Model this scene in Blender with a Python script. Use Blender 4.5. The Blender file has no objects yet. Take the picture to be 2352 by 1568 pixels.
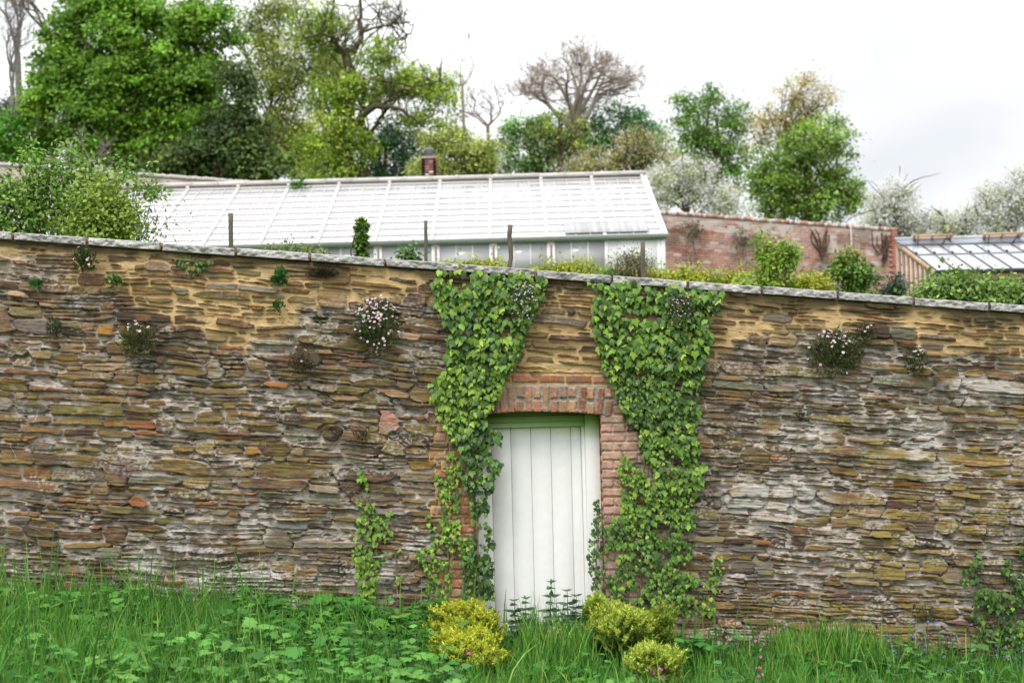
import bpy, math, random
import numpy as np
from mathutils import Vector

random.seed(7)
rng = np.random.default_rng(11)
scene = bpy.context.scene
col = scene.collection

# ------------------------------------------------------------------ camera
F = 3266.7            # focal length in photo pixels (photo measured at 2352 px wide)
HX, HY = 1176.0, 980.0
DW = 11.7             # distance camera - wall face
ZC = 1.6
ROLL = math.radians(1.5)
cam_d = bpy.data.cameras.new('camera')
cam = bpy.data.objects.new('camera', cam_d)
col.objects.link(cam)
cam.location = (0, -DW, ZC)
cam.rotation_euler = (math.radians(90), ROLL, 0)
cam_d.lens = 50
cam_d.sensor_width = 36
cam_d.shift_y = (HY - 784) / 2352
cam_d.clip_end = 2000
cam_d.clip_start = 0.1
cam_d.dof.use_dof = True
cam_d.dof.focus_distance = 11.65
cam_d.dof.aperture_fstop = 2.2
scene.camera = cam

# ------------------------------------------------------------------ light
scene.view_settings.view_transform = 'Standard'
scene.view_settings.look = 'None'
scene.view_settings.exposure = 1.22
scene.view_settings.gamma = 1
SUN_EL, SUN_AZ = math.radians(58), math.radians(205)
world = bpy.data.worlds.new('World')
scene.world = world
world.use_nodes = True
nt = world.node_tree
nt.nodes.clear()
N = nt.nodes.new
out = N('ShaderNodeOutputWorld')
sky = N('ShaderNodeTexSky')
sky.sky_type = 'NISHITA'
sky.sun_disc = False
sky.sun_elevation = SUN_EL
sky.sun_rotation = SUN_AZ
bg1 = N('ShaderNodeBackground')
bg1.inputs['Strength'].default_value = 0.1
nt.links.new(sky.outputs[0], bg1.inputs['Color'])
# overcast cloud deck: soft grey billows, brighter overhead
tc = N('ShaderNodeTexCoord')
mp = N('ShaderNodeMapping')
mp.inputs['Scale'].default_value = (1.0, 1.0, 2.2)
nt.links.new(tc.outputs['Generated'], mp.inputs['Vector'])
nz = N('ShaderNodeTexNoise')
nz.inputs['Scale'].default_value = 3.2
nz.inputs['Detail'].default_value = 5
nz.inputs['Roughness'].default_value = 0.45
nt.links.new(mp.outputs[0], nz.inputs['Vector'])
rp = N('ShaderNodeValToRGB')
rp.color_ramp.elements[0].position = 0.30
rp.color_ramp.elements[0].color = (0.39, 0.40, 0.415, 1)
rp.color_ramp.elements[1].position = 0.56
rp.color_ramp.elements[1].color = (0.56, 0.56, 0.56, 1)
nt.links.new(nz.outputs['Fac'], rp.inputs['Fac'])
sep = N('ShaderNodeSeparateXYZ')
nt.links.new(tc.outputs['Generated'], sep.inputs[0])
mr = N('ShaderNodeMapRange')
mr.inputs['From Min'].default_value = 0.0
mr.inputs['From Max'].default_value = 1.0
mr.inputs['To Min'].default_value = 0.95
mr.inputs['To Max'].default_value = 1.9
nt.links.new(sep.outputs['Z'], mr.inputs['Value'])
bg2 = N('ShaderNodeBackground')
# a greyer cloud bank low in the sky to the right
cv = N('ShaderNodeVectorMath'); cv.operation = 'DISTANCE'
cv.inputs[1].default_value = (0.27, 0.94, 0.19)
nt.links.new(tc.outputs['Generated'], cv.inputs[0])
cm = N('ShaderNodeMapRange'); cm.interpolation_type = 'SMOOTHSTEP'
cm.inputs['From Min'].default_value = 0.03; cm.inputs['From Max'].default_value = 0.30
cm.inputs['To Min'].default_value = 0.80; cm.inputs['To Max'].default_value = 1.0
nt.links.new(cv.outputs['Value'], cm.inputs['Value'])
cs_ = N('ShaderNodeVectorMath'); cs_.operation = 'SCALE'
nt.links.new(rp.outputs[0], cs_.inputs[0]); nt.links.new(cm.outputs[0], cs_.inputs['Scale'])
nt.links.new(cs_.outputs[0], bg2.inputs['Color'])
nt.links.new(mr.outputs[0], bg2.inputs['Strength'])
mx = N('ShaderNodeMixShader')
mx.inputs[0].default_value = 0.93
nt.links.new(bg1.outputs[0], mx.inputs[1])
nt.links.new(bg2.outputs[0], mx.inputs[2])
nt.links.new(mx.outputs[0], out.inputs['Surface'])

sun_d = bpy.data.lights.new('sun', 'SUN')
sun_d.energy = 1.0
sun_d.angle = math.radians(24)
sun_d.color = (1.0, 0.97, 0.92)
sun = bpy.data.objects.new('sun', sun_d)
col.objects.link(sun)
sdir = Vector((math.sin(SUN_AZ) * math.cos(SUN_EL), math.cos(SUN_AZ) * math.cos(SUN_EL), math.sin(SUN_EL)))
sun.rotation_euler = sdir.to_track_quat('Z', 'Y').to_euler()

# ------------------------------------------------------------------ projection helpers (photo measure -> place)
cr, sr = math.cos(ROLL), math.sin(ROLL)

def at(px, py, d):
    """point standing at distance d from the camera that shows at photo pixel px, py"""
    dx, dy = px - HX, HY - py
    X = dx * cr + dy * sr
    Z = -dx * sr + dy * cr
    return np.array([X * d / F, d - DW, ZC + Z * d / F])

def topx(X, Z, d):
    x, z = X * F / d, (Z - ZC) * F / d
    return HX + x * cr - z * sr, HY - (x * sr + z * cr)

# ------------------------------------------------------------------ noise
_tab = np.random.default_rng(3).random((256, 256)).astype(np.float32)

def vnoise(x, y):
    xi = np.floor(x).astype(np.int64); yi = np.floor(y).astype(np.int64)
    fx = (x - xi).astype(np.float32); fy = (y - yi).astype(np.float32)
    fx = fx * fx * (3 - 2 * fx); fy = fy * fy * (3 - 2 * fy)
    x0 = xi & 255; x1 = (xi + 1) & 255; y0 = yi & 255; y1 = (yi + 1) & 255
    a = _tab[y0, x0]; b = _tab[y0, x1]; c = _tab[y1, x0]; d = _tab[y1, x1]
    return a + (b - a) * fx + (c - a) * fy + (a - b - c + d) * fx * fy

def fbm(x, y, octv=4, gain=0.5, seed=0):
    s = 0; a = 1.0; t = 0
    for k in range(octv):
        s = s + a * vnoise(x * 2 ** k + 17.3 * k + seed * 31.7, y * 2 ** k + 9.1 * k + seed * 13.9)
        t += a; a *= gain
    return s / t

def sstep(a, b, x):
    t = np.clip((x - a) / (b - a), 0, 1)
    return t * t * (3 - 2 * t)

# ------------------------------------------------------------------ mesh helpers
class Geo:
    def __init__(self):
        self.V = []; self.F = []; self.C = []; self.n = 0
    def add(self, V, Fs, c=(0.5, 0.5, 0.5)):
        V = np.asarray(V, dtype=np.float64).reshape(-1, 3)
        if not isinstance(Fs, list) or (len(Fs) and not isinstance(Fs[0], np.ndarray)):
            Fs = [np.asarray(Fs, dtype=np.int64)]
        c = np.asarray(c, dtype=np.float64)
        if c.ndim == 1:
            c = np.tile(c, (len(V), 1))
        self.V.append(V); self.C.append(c)
        for f in Fs:
            self.F.append(f + self.n)
        self.n += len(V)
    def box(self, lo, hi, c=(0.5, 0.5, 0.5)):
        x0, y0, z0 = lo; x1, y1, z1 = hi
        self.hexa([(x0, y0, z0), (x1, y0, z0), (x1, y1, z0), (x0, y1, z0), (x0, y0, z1), (x1, y0, z1), (x1, y1, z1), (x0, y1, z1)], c)
    def hexa(self, P, c=(0.5, 0.5, 0.5)):
        self.add(P, [[0, 3, 2, 1], [4, 5, 6, 7], [0, 1, 5, 4], [1, 2, 6, 5], [2, 3, 7, 6], [3, 0, 4, 7]], c)
    def bar(self, a, b, w, h, c=(0.5, 0.5, 0.5), up=(0, 0, 1)):
        """square bar from a to b, w across, h along up"""
        a = np.array(a, float); b = np.array(b, float); d = b - a; d /= np.linalg.norm(d)
        u = np.array(up, float); u -= d * (u @ d); u /= np.linalg.norm(u)
        s = np.cross(d, u)
        P = [a - s * w / 2 - u * h / 2, a + s * w / 2 - u * h / 2, b + s * w / 2 - u * h / 2, b - s * w / 2 - u * h / 2,
             a - s * w / 2 + u * h / 2, a + s * w / 2 + u * h / 2, b + s * w / 2 + u * h / 2, b - s * w / 2 + u * h / 2]
        self.hexa(P, c)
    def tube(self, pts, rad, sides=6, c=(0.5, 0.5, 0.5), cap=False):
        P = np.asarray(pts, float); n = len(P)
        r = np.broadcast_to(np.asarray(rad, float), (n,))
        T = np.gradient(P, axis=0) if n > 2 else np.tile(P[1] - P[0], (2, 1))
        T /= np.linalg.norm(T, axis=1)[:, None] + 1e-9
        ref = np.array([0.31, 0.9, 0.2]); ref /= np.linalg.norm(ref)
        if abs(T[0] @ ref) > 0.9: ref = np.array([1.0, 0, 0])
        A = np.cross(T, ref); A /= np.linalg.norm(A, axis=1)[:, None] + 1e-9
        B = np.cross(T, A)
        ang = np.linspace(0, 2 * np.pi, sides, endpoint=False)
        V = P[:, None] + r[:, None, None] * (np.cos(ang)[None, :, None] * A[:, None] + np.sin(ang)[None, :, None] * B[:, None])
        i = np.arange(n - 1)[:, None] * sides; j = np.arange(sides)[None]; k = (j + 1) % sides
        Q = np.stack([i + j, i + k, i + sides + k, i + sides + j], -1).reshape(-1, 4)
        Fs = [Q]
        if cap:
            Fs += [np.arange(sides)[None, ::-1] + 0, np.arange(sides)[None] + (n - 1) * sides]
        self.add(V.reshape(-1, 3), Fs, c)
    def build(self, name, mat, parent=None, smooth=False):
        return mesh_obj(name, np.concatenate(self.V), self.F, np.concatenate(self.C), mat, parent, smooth)

def mesh_obj(name, V, Fs, C, mat, parent=None, smooth=False):
    me = bpy.data.meshes.new(name)
    me.vertices.add(len(V))
    me.vertices.foreach_set('co', np.ascontiguousarray(V, dtype=np.float32).ravel())
    li = np.concatenate([f.ravel() for f in Fs])
    ln = np.concatenate([np.full(len(f), f.shape[1]) for f in Fs])
    ls = np.concatenate([[0], np.cumsum(ln)[:-1]])
    me.loops.add(len(li)); me.loops.foreach_set('vertex_index', li.astype(np.int32))
    me.polygons.add(len(ln)); me.polygons.foreach_set('loop_start', ls.astype(np.int32))
    if smooth:
        me.polygons.foreach_set('use_smooth', np.ones(len(ln), dtype=bool))
    at_ = me.attributes.new('col', 'FLOAT_COLOR', 'POINT')
    C4 = np.ones((len(V), 4), dtype=np.float32); C4[:, :3] = C
    at_.data.foreach_set('color', C4.ravel())
    me.update(calc_edges=True)
    me.materials.append(mat)
    o = bpy.data.objects.new(name, me)
    col.objects.link(o)
    if parent is not None:
        o.parent = parent
        o.matrix_parent_inverse = parent_inv(parent)
    return o

def parent_inv(p):
    from mathutils import Matrix
    m = Matrix.Translation(p.location) @ p.rotation_euler.to_matrix().to_4x4()
    if p.parent is not None:
        pass
    return m.inverted()

def tag(o, label=None, cat=None, group=None, kind=None):
    if label: o['label'] = label
    if cat: o['category'] = cat
    if group: o['group'] = group
    if kind: o['kind'] = kind
    return o

def thing(name, label, cat, loc=(0, 0, 0), group=None):
    o = bpy.data.objects.new(name, None)
    o.empty_display_size = 0.2
    o.location = tuple(float(v) for v in loc)
    col.objects.link(o)
    return tag(o, label, cat, group)

# ------------------------------------------------------------------ materials
def mat_attr(name, rough=0.8, spec=0.3, transl=0.0, bump=None, vary=None, sheen=0.0):
    """surface whose own colour is stored per vertex; noise breaks it up; optional translucency for leaves"""
    m = bpy.data.materials.new(name); m.use_nodes = True
    t = m.node_tree; L = t.links.new
    p = t.nodes['Principled BSDF']
    p.inputs['Roughness'].default_value = rough
    p.inputs['Specular IOR Level'].default_value = spec
    a = t.nodes.new('ShaderNodeAttribute'); a.attribute_name = 'col'
    src = a.outputs['Color']
    if vary:
        sc, amt = vary
        tcn = t.nodes.new('ShaderNodeTexCoord')
        n = t.nodes.new('ShaderNodeTexNoise'); n.inputs['Scale'].default_value = sc; n.inputs['Detail'].default_value = 4
        L(tcn.outputs['Object'], n.inputs['Vector'])
        r = t.nodes.new('ShaderNodeMapRange')
        r.inputs['From Min'].default_value = 0.3; r.inputs['From Max'].default_value = 0.7
        r.inputs['To Min'].default_value = 1 - amt; r.inputs['To Max'].default_value = 1 + amt
        L(n.outputs['Fac'], r.inputs['Value'])
        mu = t.nodes.new('ShaderNodeVectorMath'); mu.operation = 'SCALE'
        L(src, mu.inputs[0]); L(r.outputs[0], mu.inputs['Scale'])
        src = mu.outputs[0]
    L(src, p.inputs['Base Color'])
    if bump:
        sc, st, dist = bump
        tcn = t.nodes.new('ShaderNodeTexCoord')
        n = t.nodes.new('ShaderNodeTexNoise'); n.inputs['Scale'].default_value = sc; n.inputs['Detail'].default_value = 5
        L(tcn.outputs['Object'], n.inputs['Vector'])
        b = t.nodes.new('ShaderNodeBump'); b.inputs['Strength'].default_value = st; b.inputs['Distance'].default_value = dist
        L(n.outputs['Fac'], b.inputs['Height']); L(b.outputs[0], p.inputs['Normal'])
    if transl > 0:
        tr = t.nodes.new('ShaderNodeBsdfTranslucent')
        L(src, tr.inputs['Color'])
        ms = t.nodes.new('ShaderNodeMixShader'); ms.inputs[0].default_value = transl
        L(p.outputs[0], ms.inputs[1]); L(tr.outputs[0], ms.inputs[2])
        L(ms.outputs[0], t.nodes['Material Output'].inputs['Surface'])
    return m

M_LEAF = mat_attr('leaf', 0.55, 0.35, 0.30)
M_IVY = mat_attr('ivy_leaf', 0.45, 0.32, 0.15, vary=(60, 0.15))
M_GRASS = mat_attr('grass_blade', 0.5, 0.35, 0.35)
M_BARK = mat_attr('bark', 0.9, 0.2, bump=(9, 0.7, 0.03), vary=(6, 0.3))
M_STONE = mat_attr('rubble_stone', 0.88, 0.25, bump=(260, 0.5, 0.003), vary=(190, 0.22))
M_COPING = mat_attr('coping_granite', 0.9, 0.2, bump=(150, 0.6, 0.004), vary=(120, 0.35))
M_BRICK = mat_attr('old_brick', 0.9, 0.2, bump=(220, 0.5, 0.003), vary=(150, 0.25))
M_PAINT = mat_attr('paint', 0.5, 0.35, vary=(5, 0.05))
M_WOOD = mat_attr('timber', 0.75, 0.25, vary=(7, 0.22), bump=(60, 0.3, 0.003))
M_LEAD = mat_attr('lead_sheet', 0.4, 0.5, vary=(4, 0.25))
M_GROUND = mat_attr('soil', 0.95, 0.1, bump=(20, 0.6, 0.03), vary=(6, 0.4))
M_PETAL = mat_attr('petal', 0.6, 0.2, 0.4)
M_DOOR = mat_attr('door_paint', 0.45, 0.35, vary=(14, 0.025), bump=(30, 0.05, 0.002))

def glass_mat(name, base, rough, transp):
    m = bpy.data.materials.new(name); m.use_nodes = True
    t = m.node_tree; p = t.nodes['Principled BSDF']
    a = t.nodes.new('ShaderNodeAttribute'); a.attribute_name = 'col'
    tcn = t.nodes.new('ShaderNodeTexCoord')
    n = t.nodes.new('ShaderNodeTexNoise'); n.inputs['Scale'].default_value = 1.3; n.inputs['Detail'].default_value = 5
    t.links.new(tcn.outputs['Object'], n.inputs['Vector'])
    r = t.nodes.new('ShaderNodeMapRange'); r.inputs['To Min'].default_value = 0.82; r.inputs['To Max'].default_value = 1.1
    t.links.new(n.outputs['Fac'], r.inputs['Value'])
    mu = t.nodes.new('ShaderNodeVectorMath'); mu.operation = 'SCALE'
    t.links.new(a.outputs['Color'], mu.inputs[0]); t.links.new(r.outputs[0], mu.inputs['Scale'])
    t.links.new(mu.outputs[0], p.inputs['Base Color'])
    p.inputs['Roughness'].default_value = rough
    p.inputs['Specular IOR Level'].default_value = 0.6
    tr = t.nodes.new('ShaderNodeBsdfTransparent')
    ms = t.nodes.new('ShaderNodeMixShader'); ms.inputs[0].default_value = transp
    t.links.new(p.outputs[0], ms.inputs[1]); t.links.new(tr.outputs[0], ms.inputs[2])
    t.links.new(ms.outputs[0], t.nodes['Material Output'].inputs['Surface'])
    return m
M_WASHED = glass_mat('whitewashed_glass', 0, 0.18, 0.0)
M_CLEAR = glass_mat('clear_glass', 0, 0.04, 0.55)

# ------------------------------------------------------------------ ground
def zfront(x, y):
    return -0.215 - 0.076 * x + 0.035 * np.minimum(y, 0)

def zback(x, d):
    f = np.interp(d, [11.7, 12.3, 20, 30, 35, 45, 60, 75, 100, 160, 600], [2.2, 2.3, 3.15, 4.5, 5.1, 6.2, 8.6, 11.2, 14.5, 20, 24])
    return f - 0.05 * np.clip(x, -40, 40)

def grid_sheet(name, xs, ys, zf, c, mat):
    X, Y = np.meshgrid(xs, ys)
    Z = zf(X, Y)
    V = np.stack([X, Y, Z], -1).reshape(-1, 3)
    nx, ny = len(xs), len(ys)
    i = np.arange(ny - 1)[:, None] * nx + np.arange(nx - 1)[None]
    Q = np.stack([i, i + 1, i + nx + 1, i + nx], -1).reshape(-1, 4)
    n = fbm(X * 0.8, Y * 0.8, 4).reshape(-1, 1)
    C = np.array(c)[None] * (0.6 + 0.8 * n)
    o = mesh_obj(name, V, [Q], C, mat, None, True)
    return tag(o, kind='structure')

gx = np.concatenate([[-700, -300, -120, -60, -30, -14], np.linspace(-8, 8, 65), [14, 30, 60, 120, 300, 700]])
grid_sheet('ground', gx, np.concatenate([[-700, -300, -100, -40, -20], np.linspace(-12, 0.25, 50)]),
           lambda X, Y: zfront(np.clip(X, -40, 40), np.clip(Y, -40, 9)) + 0.04 * fbm(X, Y, 3), (0.05, 0.075, 0.022), M_GROUND)
grid_sheet('garden_ground', gx, np.concatenate([[0.2], np.linspace(0.3, 40, 60), [50, 63, 90, 150, 300, 600]]),
           lambda X, Y: np.where(Y < .25, -3.0, zback(X, Y + DW)) + 0.10 * (fbm(X * .7, Y * .7, 3) - .5), (0.07, 0.10, 0.035), M_GROUND)

# ------------------------------------------------------------------ the rubble stone wall
XW = 6.6
pL = at(0, 551, DW); pR = at(2352, 722, DW)
kz = (pR[2] - pL[2]) / (pR[0] - pL[0])
def ztop(x): return pL[2] + kz * (x - pL[0])
def zbot(x): return -0.62 - 0.05 * x
WMAX = 3.55
nx, nz_ = int(2 * XW / 0.0066), int(WMAX / 0.0052)
uu = np.linspace(-XW, XW, nx); vv = np.linspace(0, 1, nz_)
U0, V0 = np.meshgrid(uu, vv)
W0 = V0 * WMAX
X = U0; Z = zbot(U0) + (ztop(U0) - zbot(U0)) * V0
PX, PY = topx(X, Z, DW)
S = DW / F

wu = U0 + 0.014 * (fbm(U0 * 9, W0 * 9, 2, seed=1) - .5)
ww = W0 + 0.075 * (fbm(U0 * 0.9, W0 * 0.7, 3, seed=2) - .5) + 0.024 * (fbm(U0 * 5, W0 * 5, 2, seed=3) - .5)
edge = (fbm(U0 * 16, W0 * 30, 3, 0.6, seed=4) - .5) * 0.017
d1 = np.full(U0.shape, -0.05, np.float32); d2 = np.full(U0.shape, -0.05, np.float32); idm = np.zeros(U0.shape, np.int32)
stones = []
def add_stone(x0, x1, y0, y1, pri=0.0):
    stones.append((x0, x1, y0, y1, pri))
r = random.Random(5)
y = -0.25
while y < WMAX + 0.3:
    h = min(0.125, max(0.040, r.lognormvariate(math.log(0.071), 0.30)))
    x = -XW - 0.4 + r.random() * 0.2
    while x < XW + 0.4:
        t = r.random()
        if t < 0.58:
            w = min(0.62, max(0.07, h * r.lognormvariate(math.log(3.1), 0.50)))
            add_stone(x, x + w, y, y + h); x += w
        elif t < 0.88:
            w = r.uniform(0.22, 0.5); f = r.uniform(0.35, 0.65)
            for (a, b) in ((y, y + h * f), (y + h * f, y + h)):
                xx = x
                while xx < x + w - 0.03:
                    ww_ = r.uniform(0.12, 0.38)
                    if x + w - xx - ww_ < 0.08: ww_ = x + w - xx
                    add_stone(xx, xx + ww_, a, b); xx += ww_
            x += w
        elif t < 0.93:
            w = r.uniform(0.18, 0.4)
            for q in range(3):
                o_ = r.uniform(-.04, .04)
                add_stone(x + o_, x + w + o_, y + h * q / 3, y + h * (q + 1) / 3)
            x += w
        else:
            w = r.uniform(0.10, 0.26); g = h * r.uniform(1.4, 1.9)
            add_stone(x, x + w, y, y + g, 0.02); x += w
    y += h
ns = len(stones)
du = uu[1] - uu[0]; dv = WMAX / (nz_ - 1)
for k, (x0, x1, y0, y1, pri) in enumerate(stones):
    m = 0.11
    i0 = max(0, int((x0 - m + XW) / du)); i1 = min(nx, int((x1 + m + XW) / du))
    j0 = max(0, int((y0 - m) / dv)); j1 = min(nz_, int((y1 + m) / dv))
    if i1 <= i0 or j1 <= j0: continue
    sl = (slice(j0, j1), slice(i0, i1))
    u = wu[sl]; w = ww[sl]
    cx, cy, hw, hh = (x0 + x1) / 2, (y0 + y1) / 2, (x1 - x0) / 2, (y1 - y0) / 2
    t = (u - cx) / hw; s = (w - cy) / hh
    taper = r.uniform(0.05, 0.45) if hw > hh * 1.6 else r.uniform(0, .3)
    sk = r.uniform(-.35, .35); pk = r.uniform(3, 7)
    prof_t = hh * (1 - taper * np.abs(np.clip(t - sk, -1.3, 1.3)) ** pk)
    sk2 = r.uniform(-.35, .35); tp2 = taper * r.uniform(.1, 1)
    prof_b = hh * (1 - tp2 * np.abs(np.clip(t - sk2, -1.3, 1.3)) ** pk)
    tilt = r.uniform(-.05, .05)
    top = cy + prof_t + tilt * (u - cx) - w
    bot = w - (cy - prof_b + tilt * (u - cx) + r.uniform(-.02, .02) * (u - cx))
    sl_, sr_ = r.uniform(-.7, .7), r.uniform(-.7, .7)
    lf = (u - x0 - sl_ * (w - cy)) * 0.9; rt = (x1 - u - sr_ * (w - cy)) * 0.9
    d = np.minimum(np.minimum(top, bot), np.minimum(lf, rt)) + pri
    D1 = d1[sl]; D2 = d2[sl]
    up = d > D1
    D2[:] = np.where(up, D1, np.maximum(D2, d)); D1[:] = np.where(up, d, D1)
    I = idm[sl]; I[:] = np.where(up, k, I)
dist0 = np.minimum(d1, (d1 - d2) * 0.7) + edge

# --- ochre repointing zone at the top, pinkish lime mortar lower down
bx = [-200, 60, 150, 300, 400, 480, 560, 640, 700, 800, 1000, 1190, 1210, 1390, 1620, 1640, 1700, 1800, 1950, 2080, 2230, 2352, 2600]
by = [640, 640, 660, 690, 760, 790, 800, 780, 710, 680, 690, 820, 875, 875, 850, 830, 790, 765, 770, 780, 815, 850, 850]
ochb = np.interp(PX, bx, by) + 110 * (fbm(U0 * 2.5, W0 * 4, 4, seed=6) - .5)
och = sstep(14, -14, PY - ochb)
leftthin = sstep(60, -10, PX - 140 - 60 * (fbm(U0 * 3, W0 * 5, 2, seed=16) - .5)) * sstep(575, 600, PY)
och = och * (1 - 0.75 * leftthin)

dist = dist0 - (0.0015 + 0.010 * sstep(.38, .64, fbm(U0 * 3.2, W0 * 5, 3, seed=5))) * (1 - .2 * och) - 0.0042 * och

# --- bricks round the door
bid = np.zeros(U0.shape, np.int8)          # 1 arch, 2 left pier, 3 right pier, 4 course over the arch
bd = np.full(U0.shape, -1.0, np.float32)   # brick distance field (metres)
bk = np.zeros(U0.shape, np.int32)
ejit = (fbm(U0 * 40, W0 * 40, 3, seed=7) - .5) * 0.010
def add_brick(poly_l, poly_r, yt, yb, region, k, lean=0.0, mort=7):
    m_ = (PX > poly_l - mort - 10) & (PX < poly_r + mort + 10) & (PY > yt - mort - 10) & (PY < yb + mort + 10)
    jj, ii = np.where(m_)
    if len(jj) == 0: return
    sl = (slice(jj.min(), jj.max() + 1), slice(ii.min(), ii.max() + 1))
    px = PX[sl] + lean * (PY[sl] - yb); py = PY[sl]
    dd = np.minimum(np.minimum(px - poly_l, poly_r - px), np.minimum(py - yt, yb - py)) * S
    reg = dd > -mort * S
    B = bd[sl]; up = (dd > B) & reg
    B[:] = np.where(up, dd, B)
    R_ = bid[sl]; R_[:] = np.where(up, region, R_)
    K_ = bk[sl]; K_[:] = np.where(up, k, K_)
rb = random.Random(9)
kb = 1
NB = 400
# piers, toothed into the rubble
yy = 953.0; row = 0
while yy < 1560:
    hh_ = 21.0
    lean = (yy - 953) * math.sin(ROLL)
    x0r = 1379 + lean
    wR = [86, 66, 108, 80][row % 4] + rb.uniform(-8, 8)
    x = x0r; first = row % 2 == 0
    while x < x0r + wR - 8:
        w = 60 if (first ^ (x > x0r + 20)) else 29
        w = min(w, x0r + wR - x); add_brick(x, x + w - 3, yy, yy + hh_ - 3.2, 3, kb, mort=4); kb += 1; x += w
    x1l = 1084 + lean
    wL = [100, 76, 96, 62][row % 4] + rb.uniform(-8, 8)
    x = x1l
    while x > x1l - wL + 8:
        w = 60 if (first ^ (x < x1l - 20)) else 29
        w = min(w, x - x1l + wL); add_brick(x - w + 3, x, yy, yy + hh_ - 3.2, 2, kb, mort=4); kb += 1; x -= w
    yy += hh_; row += 1
# shoulder bricks beside the arch
for q, (a, b, t_, u_) in enumerate([(1402, 1424, 886, 914), (1428, 1446, 888, 908), (1426, 1450, 912, 930), (1408, 1462, 933, 951), (1452, 1480, 905, 927),
                                   (1030, 1076, 912, 930), (1046, 1074, 890, 908), (1010, 1072, 933, 951)]):
    add_brick(a, b, t_, u_, 3 if a > 1200 else 2, kb, mort=5); kb += 1
# single stretcher course over the arch
x = 1052.0
while x < 1440:
    w = rb.choice([62, 62, 58, 40]); add_brick(x, min(x + w - 4, 1432), 861 + (x - 1240) * 0.012, 878 + (x - 1240) * 0.012, 4, kb, mort=6); kb += 1; x += w
# cambered soldier arch, some soldiers made of two halves
x = 1088.0
while x < 1392:
    c_ = x + 8 - 1240
    yb = 945.5 + 0.00038 * c_ * c_; yt = 886 + 0.00022 * c_ * c_
    ln = c_ * 0.0009
    w = rb.uniform(14.5, 17.5)
    if rb.random() < 0.45:
        ym = rb.uniform(912, 920)
        add_brick(x, x + w, yt + rb.uniform(-1, 2), ym, 1, kb, ln, 4); kb += 1
        add_brick(x + rb.uniform(-1, 1), x + w, ym + rb.uniform(5, 9), yb + rb.uniform(-1, 1.5), 1, kb, ln, 4); kb += 1
    else:
        add_brick(x, x + w, yt + rb.uniform(-1, 2), yb + rb.uniform(-1, 1.5), 1, kb, ln, 4); kb += 1
    x += w + 3.8
NB = kb
archm = (PX > 1088) & (PX < 1390) & (PY > 882) & (PY < 945.5 + 0.00038 * (PX - 1240) ** 2) & (bid == 0)
bid[archm] = 1
isb = bid > 0
bdist = bd + ejit

# --- heights and colours
rs = np.random.default_rng(21)
PAL = np.array([(.150, .096, .058), (.088, .060, .042), (.25, .118, .045), (.27, .19, .115), (.165, .132, .06), (.180, .165, .135), (.135, .142, .135), (.125, .085, .066), (.20, .137, .076)])
sc_cx = np.array([(s[0] + s[1]) / 2 for s in stones]); sc_cw = np.array([(s[2] + s[3]) / 2 for s in stones])
zz = zbot(sc_cx) + (ztop(sc_cx) - zbot(sc_cx)) * np.clip(sc_cw / WMAX, 0, 1)
spx, spy = topx(sc_cx, zz, DW)
wts = np.tile(np.array([3.6, 3.2, .8, .9, 2.4, 2.2, .6, .7, 2.6]), (ns, 1))
greyz = sstep(1050, 1300, spy) * sstep(900, 300, spx); wts[:, 5] += 6 * greyz; wts[:, 0] += 2 * greyz; wts[:, 2] *= 1 - .6 * greyz
lich = sstep(1500, 2000, spx) * sstep(850, 1050, spy); wts[:, 4] += 6 * lich; wts[:, 3] += 2 * lich; wts[:, 1] *= 1 - .7 * lich
ctr = sstep(1400, 900, spx) * sstep(780, 900, spy) * sstep(1250, 1050, spy); wts[:, 2] += 1.0 * ctr; wts[:, 8] += 2 * ctr; wts[:, 4] += 1.6 * ctr
rgt = sstep(1550, 1700, spx) * sstep(950, 850, spy); wts[:, 6] += 2.5 * rgt; wts[:, 1] += 1.5 * rgt
wts /= wts.sum(1)[:, None]
pick = (wts.cumsum(1) > rs.random((ns, 1))).argmax(1)
scol = PAL[pick] * np.array((.93, .88, .84)) * rs.lognormal(0, 0.22, (ns, 1)) * rs.normal(1, 0.05, (ns, 3))
# a few stray pink brick ends in the rubble, two golden blocks
for (qx, qy, c_) in [(262, 930, (.42, .27, .24)), (915, 990, (.36, .17, .13)), (2035, 1070, (.44, .22, .17)), (2032, 1328, (.46, .25, .20)),
                     (235, 752, (.40, .21, .05)), (690, 1180, (.30, .25, .1)), (470, 850, (.28, .25, .2)), (440, 1110, (.34, .35, .33)), (800, 662, (.24, .25, .19))]:
    wst = np.array([q_[1] - q_[0] for q_ in stones]); j = np.argmin((spx - qx) ** 2 + 4 * (spy - qy) ** 2 + np.where((c_[2] > .12) & (wst > .17), 1e5, 0)); scol[j] = c_
sout = rs.uniform(0.012, 0.044, ns); tlx = rs.normal(0, 0.05, ns); tlw = rs.normal(-0.10, 0.16, ns)

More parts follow.
